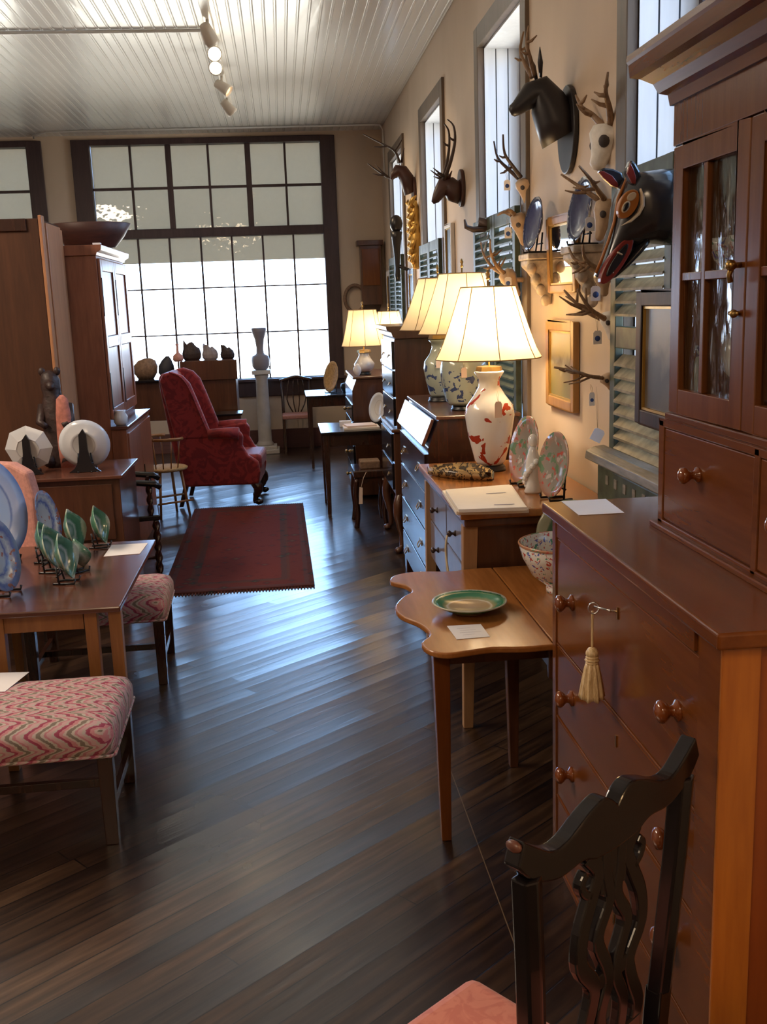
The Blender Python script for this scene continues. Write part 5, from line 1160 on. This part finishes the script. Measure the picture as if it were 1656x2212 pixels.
m = MB(); m.box(-.245, -.215, -.19, .19, .90, 1.0); m.box(-.24, -.215, -.17, .17, .52, .58); m.build('back_rails', M['mahog'], bt_, .01)
for y in (-.09, 0, .09):
    m = MB(); twist(m, (-.228, y, .58), (-.23, y, .90), .013, 4, 8); m.build('back_spindle', M['mahog'], bt_)
m = MB(); m.tube([(.21, -.18, .12), (.21, .18, .12)], .012); m.tube([(-.21, -.18, .12), (.21, -.18, .12)], .012); m.build('stretcher', M['mahog'], bt_)
bt_.location = (-1.13, 6.96, 0); bt_.rotation_euler = (0, 0, R(8)); bt_.scale = (.95, .95, .92)

# windsor chair
wn = thing('windsor_chair', 'light wooden bow-armed chair with rush seat left of the wing chair', 'chair', (0, 0, 0))
MB().lathe([(.18, 0), (.205, .008), (.21, .022), (.19, .03)], (0, 0, .40), 28).build('seat', M['rush'], wn)
for k, a in enumerate((45, 135, 225, 315)):
    x, y = math.cos(R(a)), math.sin(R(a)); m = MB(); m.tube([(x * .21, y * .21, 0), (x * .15, y * .15, .40)], [.012, .016]); m.build('leg', M['oak'], wn)
m = MB(); bowp = [(.21 * math.cos(R(a)), .23 * math.sin(R(a)), .68) for a in range(60, 301, 12)]; m.tube(bowp, .014); m.build('arm_bow', M['oak'], wn)
for a in range(72, 300, 24):
    m = MB(); m.tube([(.17 * math.cos(R(a)), .17 * math.sin(R(a)), .42), (.21 * math.cos(R(a)), .23 * math.sin(R(a)), .68)], .006, 6); m.build('spindle', M['oak'], wn)
m = MB(); m.tube(smooth([(-.18, -.17, .68), (-.25, -.12, .84), (-.27, 0, .92), (-.25, .12, .84), (-.18, .17, .68)], 4), .012); m.build('back_bow', M['oak'], wn)
m = MB(); m.tube([(.17, -.0, .17), (-.17, 0, .17)], .009); m.tube([(.18, -.18, .14), (-.18, -.18, .14)], .009); m.tube([(.18, .18, .14), (-.18, .18, .14)], .009); m.build('stretcher', M['oak'], wn)
wn.location = (-1.055, 8.80, 0); wn.rotation_euler = (0, 0, R(30)); wn.scale = (.9, .9, 1)

# desk behind the wing chair and small table
wd2 = thing('plantation_desk', 'brown desk with a raised back standing behind the wing chair before the far window', 'desk', (-1.05, 11.0, 0))
MB().box(-1.62, -.50, 10.75, 11.25, .62, 1.02).build('carcass', M['walnut'], wd2, .004)
B(-1.66, -1.06, 10.70, 11.28, 1.02, 1.045).build('top', M['lacquer'], wd2, .004)
MB().box(-1.06, -.48, 10.72, 11.28, 1.02, 1.22).build('raised_back', M['walnut'], wd2, .004)
for x in (-1.58, -.54):
    for y in (10.80, 11.2): MB().taper((x, y, 0), (.02, .02), (x, y, .62), (.03, .03)).build('leg', M['walnut'], wd2)
def lump(name, label, mt, base, rings, sy=.5, cat='ornament', grp=None):
    m = MB(); m.loft([[(base[0] + dx + r * math.cos(a), base[1] + r * sy * math.sin(a), base[2] + z) for a in [2 * PI * i / 14 for i in range(14)]] for z, r, dx in rings]); return solo(m, name, mt, label, cat, base, grp)
lump('wicker_basket', 'brown oval basket left on the desk behind the wing chair', M['wicker'], (-1.44, 10.95, 1.045), ((0, .08, 0), (.06, .12, 0), (.13, .13, 0), (.19, .09, .02), (.215, .03, .03)), cat='basket')
lump('dark_gourd', 'dark rounded gourd in the middle of the desk behind the wing chair', M['navy'], (-1.22, 10.92, 1.045), ((0, .05, 0), (.06, .085, 0), (.13, .08, 0), (.19, .05, .01), (.23, .015, .02)), cat='gourd')
for k, (x, w_, h_, lab) in enumerate(((-.95, .10, .20, 'tallest dark jagged curio on the raised desk top behind the wing chair'), (-.76, .085, .155, 'middle dark jagged curio on the raised desk top behind the wing chair'), (-.58, .075, .14, 'dark jagged curio at the right end of the raised desk top'))):
    b0 = Vector((x, 10.95, 1.22)); m = MB(); rs = []
    for u, s in ((0, .75), (.12, .95), (.35, 1.0), (.6, .85)): rs.append([(b0.x + w_ * s * math.cos(a), b0.y + .5 * w_ * s * math.sin(a), b0.z + h_ * u) for a in [2 * PI * i / 16 for i in range(16)]])
    rs.append([(b0.x + w_ * .6 * math.cos(a) - .02, b0.y + .3 * w_ * math.sin(a), b0.z + h_ * (.72 + .28 * abs(math.sin(1.5 * a + k)) - .12 * math.cos(a))) for a in [2 * PI * i / 16 for i in range(16)]])
    rs.append([(b0.x + w_ * .15 * math.cos(a) - .02, b0.y + .1 * w_ * math.sin(a), b0.z + h_ * .72) for a in [2 * PI * i / 16 for i in range(16)]])
    m.loft(rs, True, False); solo(m, 'carved_curio', M['greystone'] if k == 1 else M['bear'], lab, 'ornament', tuple(b0), 'dark curios on the desk')
m = MB(); m.lathe([(.04, 0), (.055, .02), (.05, .06), (.015, .09), (.012, .16), (.02, .18)], (-1.08, 10.80, 1.22)); solo(m, 'pink_bottle', M['pinkfab'], 'pinkish round bottle above the top of the wing chair', 'bottle', (-1.08, 10.80, 1.22))
leg_table('lamp_table', 'small table just right of the wing chair back, its top glaring with daylight', -.86, -.44, 10.35, 10.66, .70, .02, M['lacquer'], M['walnut'], .02)

# ---------------------------------------------------------------- trophies, frames and curios on the right wall
def pxl(pts, y): return [at(px, py, 'y', y) for px, py in pts]
def antler_tubes(mb, pts, r0, tines=(), r1=.004):
    """main beam through pts; tines = (index along beam, tip point)"""
    p = smooth([tuple(q) for q in pts], 4); n = len(p)
    def sm3(ps):
        out = []; m_ = len(ps)
        for i in range(m_ - 1):
            p0, p1, p2, p3 = [Vector(ps[max(0, min(m_ - 1, j))]) for j in (i - 1, i, i + 1, i + 2)]
            for q in range(4):
                t = q / 4; out.append(0.5 * ((2 * p1) + (p2 - p0) * t + (2 * p0 - 5 * p1 + 4 * p2 - p3) * t * t + (3 * p1 - p0 - 3 * p2 + p3) * t ** 3))
        out.append(Vector(ps[-1])); return out
    p = sm3([Vector(q) for q in pts]); n = len(p)
    mb.tube(p, [r0 + (r1 - r0) * i / (n - 1) for i in range(n)], 8)
    for k, tip in tines:
        s = p[int(k * (n - 1))]; tip = Vector(tip); mid = s.lerp(tip, .5) + Vector((0, 0, -.006))
        mb.tube([s, mid, tip], [r0 * .62, r0 * .5, .0025], 7)
    return mb
def head_mb(neck, head, nose, r_neck, r_head, r_nose, sy=.75):
    """deer head and neck: neck base (on plaque), back of skull, nose tip"""
    m = MB(); neck, head, nose = Vector(neck), Vector(head), Vector(nose)
    pts = [neck, neck.lerp(head, .35) + Vector((0, 0, -.008)), neck.lerp(head, .7), head, head.lerp(nose, .3), head.lerp(nose, .62), head.lerp(nose, .88), nose]
    rr = [r_neck, r_neck * .92, r_neck * .8, r_head, r_head * .88, r_nose * 1.35, r_nose * 1.12, r_nose * .55]
    m.tube(pts, rr, 16, True); return m
def plaque_mb(c, hy, hz, th=.02, pointed=False):
    m = MB(); n = 32
    pr = [(c[1] + hy * math.cos(a), c[2] + hz * math.sin(a) * (1.0 if not pointed or math.sin(a) > 0 else 1.15)) for a in [2 * PI * i / n for i in range(n)]]
    m.prism(pr, 'x', WX - .002 - th, WX - .002); return m
# black deer head on oval plaque
yb = 4.58
bd = thing('black_deer_head', 'black carved deer head with antlers on an oval plaque, high on the wall', 'trophy', (WX, yb, 2.46))
plaque_mb((0, yb, 2.455), .135, .185, .022).build('plaque', M['carveddeer'], bd, .006, seg=3)
P_ = lambda x, y: at(x, y, 'y', yb)
nk = Vector((WX - .03, yb, 2.43)); hd = P_(1163, 178); ns = P_(1106, 240)
m = MB(); pts = [nk, P_(1198, 256), P_(1182, 222), P_(1164, 196), P_(1148, 204), P_(1132, 220), P_(1116, 234), P_(1106, 240), P_(1101, 243)]
m.tube(pts, [.105, .092, .080, .066, .054, .042, .031, .026, .012], 18); m.build('head', M['carveddeer'], bd)
for s_ in (-1, 1):
    e = MB(); e0 = P_(1163, 170) + Vector((0, s_ * .035, 0)); e1 = P_(1150, 112) + Vector((.01, s_ * .085, 0)); e.tube([e0, e0.lerp(e1, .5), e1], [.012, .022, .003], 10, flat=.5); e.build('ear', M['carveddeer'], bd)
    a = MB(); antler_tubes(a, [P_(1152, 165) + Vector((0, s_ * .022, 0)), P_(1138, 130) + Vector((0, s_ * .05, 0)), P_(1130, 100) + Vector((0, s_ * .06, 0)), P_(1136, 62) + Vector((0, s_ * .045, 0))], .012, ((.45, P_(1118, 118) + Vector((0, s_ * .06, 0))), (.7, P_(1148, 88) + Vector((0, s_ * .09, 0)))))
    a.build('antler', M['antler'], bd)
    e = MB(); e.ball(P_(1143, 205) + Vector((0, s_ * .036, .004)), (.007, .006, .007), 10, 6); e.build('eye', M['lacquer'], bd)
# two red-brown deer heads farther along
y2 = 7.25; P2 = lambda x, y: at(x, y, 'y', y2)
b2 = thing('brown_deer_head', 'red-brown carved deer head with long upright antlers between two windows', 'trophy', (WX, y2, 2.5))
plaque_mb((0, y2, 2.50), .10, .125, .025).build('plaque', M['browndeer'], b2, .006)
m = MB(); m.tube([Vector((WX - .03, y2, 2.48)), P2(978, 412), P2(968, 400), P2(958, 400), P2(948, 418), P2(940, 432), P2(934, 438)], [.085, .075, .062, .052, .042, .028, .012], 16); m.build('head', M['browndeer'], b2)
for s_ in (-1, 1):
    a = MB(); o = Vector((0, s_ * .03, 0)); antler_tubes(a, [P2(957, 390) + o, P2(966, 350) + o * 3 + Vector((.01, 0, 0)), P2(976, 310) + o * 4, P2(974, 278) + o * 3.4, P2(962, 262) + o * 2.5], .015, ((.08, P2(932, 365) + o * 2), (.12, P2(940, 378) + o * 3), (.55, P2(962, 300) + o * 4)))
    a.build('antler', M['darkantler'], b2)
    e = MB(); e.tube([P2(966, 388) + o, P2(972, 372) + o * 2.4], [.016, .004], 8, flat=.6); e.build('ear', M['browndeer'], b2)
y3 = 9.75; P3 = lambda x, y: at(x, y, 'y', y3)
b3 = thing('brown_deer_head', 'farthest deer head with spreading antlers jutting towards the far window', 'trophy', (WX, y3, 2.75))
plaque_mb((0, y3, 2.74), .10, .13, .025).build('plaque', M['browndeer'], b3, .006)
m = MB(); m.tube([Vector((WX - .03, y3, 2.73)), P3(878, 385), P3(868, 370), P3(858, 368), P3(850, 378), P3(845, 388)], [.075, .065, .060, .052, .035, .012], 14); m.build('head', M['browndeer'], b3)
for s_ in (-1, 1):
    o = Vector((0, s_ * .03, 0)); a = MB()
    if s_ < 0: antler_tubes(a, [P3(862, 352) + o, P3(850, 330) + o * 3, P3(825, 316) + o * 4, P3(782, 293) + o * 3], .014, ((.4, P3(868, 300) + o * 3), (.6, P3(805, 320) + o * 3)))
    else: antler_tubes(a, [P3(858, 380) + o, P3(842, 382) + o * 2.4, P3(820, 368) + o * 3, P3(795, 350) + o * 3], .013, ((.4, P3(812, 352) + o * 3), (.55, P3(806, 372) + o * 3)))
    a.build('antler', M['darkantler'], b3)
m = MB(); m.tube([P3(860, 352), P3(854, 322)], [.03, .006], 8, flat=.5); m.tube([P3(868, 350) + Vector((0, .05, 0)), P3(874, 318) + Vector((0, .05, 0))], [.03, .006], 8, flat=.5); m.build('ears', M['browndeer'], b3)

def skull(label, y, top, snout, r, mt, beams, amt, group='antlered skulls on the wall', ar=.012):
    """skull hung on the wall; top/snout/beams in photo pixels at depth y; beams = list of (points, tines)"""
    T_, S_ = at(top[0], top[1], 'y', y), at(snout[0], snout[1], 'y', y)
    t = thing('mounted_skull', label, 'skull', tuple(T_), group)
    m = MB(); d = S_ - T_
    m.tube([T_ - d * .12, T_, T_ + d * .22, T_ + d * .45, T_ + d * .7, T_ + d * .92, S_], [r * .5, r * .95, r, r * .72, r * .5, r * .4, r * .18], 14); 
    m.tube([T_ + d * .3, Vector((WX - .004, T_.y, (T_ + d * .3).z))], r * .3, 8)
    m.build('skull', mt, t)
    c = T_ + d * .30
    for s_ in (-1, 1): e = MB(); e.ball(c + Vector((-r * .35, s_ * r * .78, 0)), (r * .30, r * .28, r * .32), 10, 6); e.build('eye_socket', M['socket'], t)
    for pts, tin in beams:
        for s_ in (-1, 1):
            o = Vector((0, s_ * r * .6, 0)); a = MB()
            P = [at(px, py, 'y', y) + o * (1 + k * 1.2) for k, (px, py) in enumerate(pts)]
            antler_tubes(a, P, ar, [(k, at(px, py, 'y', y) + o * (1 + 2.6 * k)) for k, (px, py) in tin]); a.build('antler', amt, t)
    return t
skull('large white skull with brown antlers high beside the nearest window', 4.06, (1318, 285), (1286, 366), .075, M['bone'], [([(1312, 272), (1297, 240), (1281, 215), (1276, 182)], [(.35, (1262, 224)), (.6, (1263, 212)), (.75, (1289, 190))])], M['antler'], ar=.016)
skull('tan skull with antlers standing above the right-hand wall bracket, behind the black mask', 3.98, (1310, 440), (1292, 520), .045, M['tanbone'], [([(1300, 432), (1278, 412), (1258, 392), (1230, 368)], [(.4, (1228, 408)), (.6, (1283, 396))])], M['antler'])
skull('antlered skull whose brown tines show just left of the mask snout', 3.95, (1300, 590), (1306, 640), .035, M['tanbone'], [([(1294, 586), (1268, 572), (1250, 556), (1243, 532)], [(.4, (1242, 590)), (.55, (1240, 566))])], M['antler'])
skull('pale skull with branching brown antler above the small landscape painting', 3.98, (1312, 680), (1322, 735), .035, M['bone'], [([(1302, 688), (1272, 672), (1250, 650), (1232, 626)], [(.45, (1214, 640)), (.35, (1228, 680)), (.6, (1256, 622))])], M['antler'])
skull('small pale skull with thin forked antlers in front of the landscape painting', 3.92, (1308, 812), (1322, 842), .030, M['tanbone'], [([(1298, 816), (1270, 812), (1240, 802), (1208, 796)], [(.45, (1226, 790)), (.4, (1222, 828)), (.7, (1214, 800))])], M['antler'], ar=.008)
skull('tan skull with dark antlers in front of the second window, topmost of its cluster', 5.35, (1128, 392), (1138, 440), .04, M['tanbone'], [([(1122, 384), (1102, 362), (1082, 336), (1076, 298)], [(.4, (1084, 372)), (.6, (1072, 340))])], M['darkantler'])
skull('tan skull in front of the second window, beside the blue plate', 5.38, (1118, 468), (1132, 530), .045, M['tanbone'], [([(1108, 464), (1094, 456), (1082, 462)], [])], M['antler'])
skull('brown antlered skull low in the second window, just above the lampshades', 5.40, (1092, 590), (1120, 640), .045, M['tanbone'], [([(1086, 590), (1068, 576), (1052, 548), (1048, 520)], [(.4, (1048, 578)), (.6, (1078, 540)), (.3, (1088, 556))])], M['antler'])
hn = thing('curved_horn', 'dark curved horn with grey feathers jutting left from the second window', 'horn', tuple(at(1060, 500, 'y', 6.2)))
Q = lambda x, y: at(x, y, 'y', 6.2)
m = MB(); m.tube([Q(1003, 474), Q(1006, 490), Q(1022, 496), Q(1046, 494), Q(1066, 484), Vector((WX - .10, 6.2, Q(1066, 478).z))], [.005, .014, .018, .020, .026, .026], 10); m.build('horn', M['darkantler'], hn)
for k, (a, b) in enumerate((((1058, 492), (1042, 560)), ((1064, 495), (1056, 570)), ((1070, 495), (1072, 555)))):
    m = MB(); p, q_ = Q(*a), Q(*b); m.tube([p, p.lerp(q_, .4), p.lerp(q_, .8), q_], [.006, .022, .02, .003], 8, flat=.3); m.build('feather', M['feather'], hn)

# carved wall brackets with dark blue plates
def bracket(y0, y1, dep, ztop, h, label):
    t = thing('wall_bracket', label, 'bracket', (WX, (y0 + y1) / 2, ztop), 'distressed wall brackets')
    MB().box(WX - dep, WX - .001, y0, y1, ztop - .03, ztop).build('shelf', M['distress'], t, .006)
    m = MB(); w_ = (y1 - y0) / 2; ym = (y0 + y1) / 2
    rs = []
    for u in range(9):
        k = u / 8; d = dep * (.86 * (1 - k) ** .75 + .10) * (1 + .10 * math.sin(k * 14)); hw = w_ * (.85 * (1 - k * .75)); z = ztop - .03 - (h - .03) * k
        rs.append([(WX - .001, ym - hw, z), (WX - d, ym - hw * .8, z), (WX - d * 1.02, ym + hw * .8, z), (WX - .001, ym + hw, z)])
    m.loft(rs, True, False); m.build('corbel', M['distress'], t, .008)
    f = MB()
    for k in range(4): f.ball((WX - dep * (.80 - .18 * k), ym - w_ * .62 * (1 - .16 * k), ztop - .07 - .05 * k), (.024, .018, .028), 10, 6)
    f.build('carved_leaf', M['distress'], t)
    return t
bracket(4.82, 5.02, .135, 1.95, .24, 'distressed white wall bracket left of the gilt mirror, carrying a blue plate')
bracket(4.06, 4.26, .135, 1.945, .22, 'distressed white wall bracket between the gilt mirror and the black mask')
standing_plate((WX - .075, 4.91, 1.951), math.atan2(-.08, -1), .125, M['octblue'], 'dark blue plate on the left wall bracket, right of the antler skulls', 'dark stand under the plate on the left wall bracket', R(10))
standing_plate((WX - .065, 4.17, 1.946), math.atan2(-.06, -1), .13, M['octblue'], 'dark blue plate on the right wall bracket beside the black mask', 'dark stand under the plate on the right wall bracket', R(10))
# framed things on the wall
def wall_frame(name, label, cat, y0, y1, z0, z1, w_, th, mt, inner, iname, x=WX):
    t = thing(name, label, cat, (x, (y0 + y1) / 2, (z0 + z1) / 2))
    m = MB(); a = x - .002
    m.box(a - th, a, y0, y0 + w_, z0, z1); m.box(a - th, a, y1 - w_, y1, z0, z1); m.box(a - th, a, y0 + w_, y1 - w_, z0, z0 + w_); m.box(a - th, a, y0 + w_, y1 - w_, z1 - w_, z1)
    m.build('frame', mt, t, .005)
    i = MB(); i.box(a - th * .55, a - .001, y0 + w_ * .9, y1 - w_ * .9, z0 + w_ * .9, z1 - w_ * .9); i.build(iname, inner, t)
    l = MB(); d = .008; ww = w_
    l.box(a - th * .8, a - .002, y0 + ww, y0 + ww + d, z0 + ww, z1 - ww); l.box(a - th * .8, a - .002, y1 - ww - d, y1 - ww, z0 + ww, z1 - ww); l.box(a - th * .8, a - .002, y0 + ww + d, y1 - ww - d, z0 + ww, z0 + ww + d); l.box(a - th * .8, a - .002, y0 + ww + d, y1 - ww - d, z1 - ww - d, z1 - ww)
    l.build('frame_slip', M['gold'], t)
    return t
wall_frame('landscape_painting', 'small gold-framed landscape painting on the wall right of the nearest lampshade', 'painting', 4.42, 4.90, 1.235, 1.635, .045, .03, M['goldframe'], M['picgold'], 'canvas')
gm_ = wall_frame('gilt_mirror', 'gilt-framed mirror between the two wall brackets, flashing with daylight', 'mirror', 4.42, 4.82, 1.765, 2.10, .035, .022, M['goldframe'], M['mirror'], 'mirror_glass'); gm_.rotation_euler = (0, R(-1.5), R(2.5)); gm_.location.x -= .014
wall_frame('dark_framed_print', 'dark-framed landscape print hanging in front of the louvred shutter', 'painting', 2.98, 3.43, 1.31, 1.755, .05, .035, M['printframe'], M['picdark'], 'print', WX - .062)
# weathered ledge and board under the shutter
lg = thing('weathered_ledge', 'weathered grey wooden ledge with moulded front below the louvred shutter', 'shelf', (WX, 3.55, 1.0))
m = MB(); m.prism([(WX - .062, 1.17), (WX - .105, 1.165), (WX - .135, 1.15), (WX - .14, 1.12), (WX - .10, 1.105), (WX - .062, 1.09)], 'y', 2.95, 3.88); m.build('moulded_shelf', M['weathered'], lg, .004)
m = MB(); m.box(WX - .10, WX - .062, 2.95, 3.84, .96, 1.10); m.build('carved_board', M['shutter'], lg, .006)
m = MB()
for k in range(5): m.box(WX - .103, WX - .099, 3.30 + .10 * k, 3.33 + .10 * k, 1.04, 1.075)
lgm = m.build('worn_marks', M['weathered'], lg)
# tags
tag_card('price_tag', (1286, 634), 3.13, .030, .045, 'white tag with blue seal hanging under the black mask snout', M['paper'], True, sl=.045, grp='sealed price tags')
tag_card('price_tag', (1290, 729), 3.921, .034, .052, 'white tag with blue seal hanging from the antler above the landscape painting', M['paper'], True, sl=.068, grp='sealed price tags')
tag_card('price_tag', (1278, 862), 3.86, .022, .052, 'narrow-turned white tag with blue seal below the thin forked antlers', M['paper'], True, grp='sealed price tags')
tag_card('price_tag', (1273, 484), 3.90, .034, .052, 'white tag with blue seal hanging over the blue plate by the mask', M['paper'], True, sl=.05, grp='sealed price tags')
tag_card('price_tag', (1097, 503), 5.28, .036, .055, 'white tag with blue seal in front of the green shutter, right of the horn', M['paper'], True, sl=.05, grp='sealed price tags')
tag_card('price_tag', (1097, 610), 5.30, .036, .055, 'white tag with blue seal just above the nearest lampshade', M['paper'], True, sl=.05, grp='sealed price tags')
tag_card('price_tag', (1095, 400), 5.26, .032, .05, 'white tag with blue seal hanging beside the topmost tan skull', M['paper'], True, sl=.04, grp='sealed price tags')
tag_card('price_tag', (1290, 940), 3.80, .045, .05, 'large plain white tag hanging on long cotton string, lowest on the wall', M['paper'], False, R(28), .16)

# black mask with red ears
wm = thing('animal_mask', 'glossy black carved animal head mask with red ears and orange ringed eye', 'mask', tuple(at(1430, 470, 'y', 3.15)))
YM = 3.15; K = lambda x, y, dy=0.0: at(x, y, 'y', YM + dy)
top = [(1446, 366), (1412, 368), (1385, 372), (1358, 376), (1342, 398), (1328, 440), (1322, 480), (1312, 520), (1300, 560), (1284, 596)]
bot = [(1446, 530), (1418, 527), (1400, 524), (1388, 527), (1378, 530), (1366, 535), (1355, 530), (1343, 536), (1320, 570), (1290, 602)]
m = MB(); rs = []
for k, (a, b) in enumerate(zip(top, bot)):
    A, Bp = K(*a), K(*b); c = (A + Bp) / 2; u = (A - Bp) / 2; hw = (.125, .125, .125, .12, .105, .09, .078, .062, .045, .022)[k]
    ring = []
    for i in range(24):
        t = 2 * PI * i / 24; s, q = math.sin(t), math.cos(t)
        s = math.copysign(abs(s) ** .75, s); q = math.copysign(abs(q) ** .75, q)
        ring.append(c + u * q + Vector((0, hw * s, 0)))
    rs.append(ring)
m.loft(rs); m.build('head', M['maskblack'], wm)
jw = MB(); rs = []
for a, b, hw in (((1378, 510), (1392, 532), .07), ((1362, 535), (1376, 552), .062), ((1342, 562), (1352, 578), .048), ((1322, 588), (1328, 600), .030), ((1312, 601), (1314, 605), .012)):
    A, Bp = K(*a), K(*b); c = (A + Bp) / 2; u = (A - Bp) / 2; rs.append([c + u * math.cos(t) + Vector((0, hw * math.sin(t), 0)) for t in [2 * PI * i / 16 for i in range(16)]])
jw.loft(rs); jw.build('lower_jaw', M['maskblack'], wm)
def strip(pts, wd, y, name, mt, closed=False, hgt=.012):
    m = MB(); p = [K(px, py, y) for px, py in pts]; p = p + [p[0]] if closed else p
    m.tube(p, wd, 8); return m.build(name, mt, wm)
def side_y(px, py):     # approx. near-side surface of the head at a silhouette point
    return None
def patch(pts, y, name, mt, thick=.012):
    m = MB(); c = [K(px, py, y) for px, py in pts]; n = len(c)
    m.prism([(p.x, p.z) for p in c], 'y', c[0].y - thick, c[0].y + thick); return m.build(name, mt, wm, .003)
def ell(cx, cy, a, b, rot, n=24): return [(cx + a * math.cos(t) * math.cos(rot) - b * math.sin(t) * math.sin(rot), cy + a * math.cos(t) * math.sin(rot) + b * math.sin(t) * math.cos(rot)) for t in [2 * PI * i / n for i in range(n)]]
patch(ell(1355, 441, 34, 19, R(-62)), -.094, 'eye_patch', M['maskorange'])
patch(ell(1363, 425, 12, 8, R(-40)), -.103, 'eye_highlight', M['maskcream'], .006)
patch(ell(1351, 447, 14, 7.5, R(-62)), -.107, 'eye_ring', M['maskcream'], .006)
patch(ell(1351, 447, 10.5, 4.8, R(-62)), -.112, 'pupil', M['black'], .006)
patch([(1382, 406), (1390, 425), (1390, 446), (1380, 465), (1362, 480), (1341, 488), (1362, 474), (1377, 459), (1384, 442), (1384, 424)], -.112, 'cheek_stripe', M['maskcream'], .010)
patch(ell(1329, 563, 60, 17, R(-57)), -.052, 'lip', M['maskred'], .016)
patch(ell(1332, 562, 42, 9, R(-57)), -.066, 'mouth', M['black'], .006)
patch([(1333, 543), (1345, 549), (1343, 552), (1332, 547)], -.072, 'tooth', M['maskcream'], .004); patch([(1317, 583), (1326, 588), (1324, 591), (1316, 586)], -.066, 'tooth', M['maskcream'], .004)
def ear(outer, inner, dy):
    m = MB(); c_ = [K(px, py, dy) for px, py in outer]; m.prism([(q.x, q.z) for q in c_], 'y', YM + dy - .016, YM + dy + .016); e_ = m.build('ear', M['maskblack'], wm, .006)
    m = MB(); c_ = [K(px, py, dy - .016) for px, py in inner]; m.prism([(q.x, q.z) for q in c_], 'y', YM + dy - .020, YM + dy - .010); m.build('inner_ear', M['maskred'], e_, .002)
ear([(1350, 376), (1352, 362), (1359, 345), (1369, 354), (1379, 372), (1383, 390), (1376, 404), (1362, 402)], [(1353, 374), (1360, 351), (1367, 364), (1373, 384), (1372, 398), (1364, 396)], -.065)
ear([(1290, 370), (1300, 363), (1322, 366), (1340, 374), (1346, 392), (1340, 410), (1322, 402), (1304, 386)], [(1292, 371), (1304, 370), (1322, 380), (1334, 396), (1334, 406), (1320, 400), (1303, 385)], .05)
strip([(1356, 380), (1334, 430), (1326, 480), (1314, 520), (1300, 558), (1287, 590)], .005, -.03, 'brow_line', M['maskorange'])

# far end of the right wall
gc = thing('gilt_carving', 'tall gilded carved ornament on the wall beyond the lampshades', 'ornament', (WX, 9.55, 2.3))
G = lambda x, y: at(x, y, 'y', 9.6)
m = MB()
m.tube(smooth([(0, 2.06), (0.02, 2.2), (-.01, 2.35), (.01, 2.5), (0, 2.64)], 3) and [(WX - .035, 9.55 + .02 * math.sin(k), 2.04 + .06 * k) for k in range(11)], [.03, .05, .055, .05, .06, .055, .05, .045, .05, .04, .015], 10)
for k in range(9):
    z = 2.08 + .062 * k; s_ = 1 if k % 2 else -1; q_ = .085 + .03 * math.sin(k * 1.7)
    m.tube([(WX - .05, 9.55, z), (WX - .085, 9.55 + s_ * q_ * .6, z + .03), (WX - .06, 9.55 + s_ * q_, z + .075), (WX - .03, 9.55 + s_ * q_ * .8, z + .10)], [.022, .026, .018, .006], 8, flat=.6)
    m.tube([(WX - .05, 9.55, z), (WX - .10, 9.55 - s_ * q_ * .3, z + .04), (WX - .085, 9.55 - s_ * q_ * .7, z + .08)], [.02, .022, .006], 8, flat=.6)
m.build('carved_body', M['gold'], gc)
tc = thing('torch_sconce', 'dark torch-shaped wall sconce at the far end of the side wall', 'sconce', (WX, 10.35, 2.0))
m = MB(); m.lathe([(.02, 0), (.03, .05), (.022, .12), (.035, .30), (.05, .42), (.06, .47), (.03, .48)], (WX - .12, 10.35, 1.95)); m.ball((WX - .12, 10.35, 2.50), (.065, .065, .085)); m.tube([(WX - .12, 10.35, 2.1), (WX - .002, 10.35, 2.05)], .018); m.build('torch', M['black'], tc)
wall_frame('narrow_mirror', 'narrow white-edged mirror on the wall behind the two middle lampshades', 'mirror', 7.62, 7.92, 1.72, 2.30, .03, .03, M['stone'], M['navy'], 'mirror_glass')
wall_frame('silvered_frame', 'dark silvery framed picture at the far end of the side wall, above the farthest lamp', 'painting', 9.85, 10.25, 1.45, 2.05, .05, .03, M['silver'], M['navy'], 'picture')
wall_frame('pale_frame', 'pale narrow frame in the corner nearest the far window', 'painting', 11.95, 12.35, 1.3, 2.1, .06, .03, M['paper'], M['navy'], 'picture')
# on the far wall
wk = thing('wall_cabinet', 'dark red-brown hanging cabinet on the far wall, right of the window', 'cabinet', (1.08, BY, 2.1))
MB().box(.99, 1.24, BY - .17, BY - .001, 1.72, 2.42).build('case', M['walnut'], wk, .004); MB().box(.95, 1.27, BY - .20, BY - .001, 2.42, 2.48).build('cornice', M['walnut'], wk, .006)
d_ = B(1.01, 1.22, BY - .185, BY - .17, 1.95, 2.38).build('door', M['cherryz'], wk, .004)
m = MB(); m.prism([(.99, 1.72), (1.24, 1.72), (1.20, 1.62), (1.10, 1.56), (1.03, 1.62)], 'y', BY - .03, BY - .001); m.build('apron', M['walnut'], wk, .003)
m = MB(); m.tube([(.915 + .125 * math.cos(t), BY - .035 - .02, 1.80 + .16 * math.sin(t)) for t in [2 * PI * i / 32 for i in range(33)]], .022, 8); m.tube([(.915 + .125, BY - .05, 1.80), (.915 + .125, BY - .001, 1.80)], .01)
solo(m, 'twig_wreath', M['pinkfab'] if False else M['wicker'], 'round twig wreath on the far wall just left of the hanging cabinet', 'wreath', (.915, BY, 1.8))
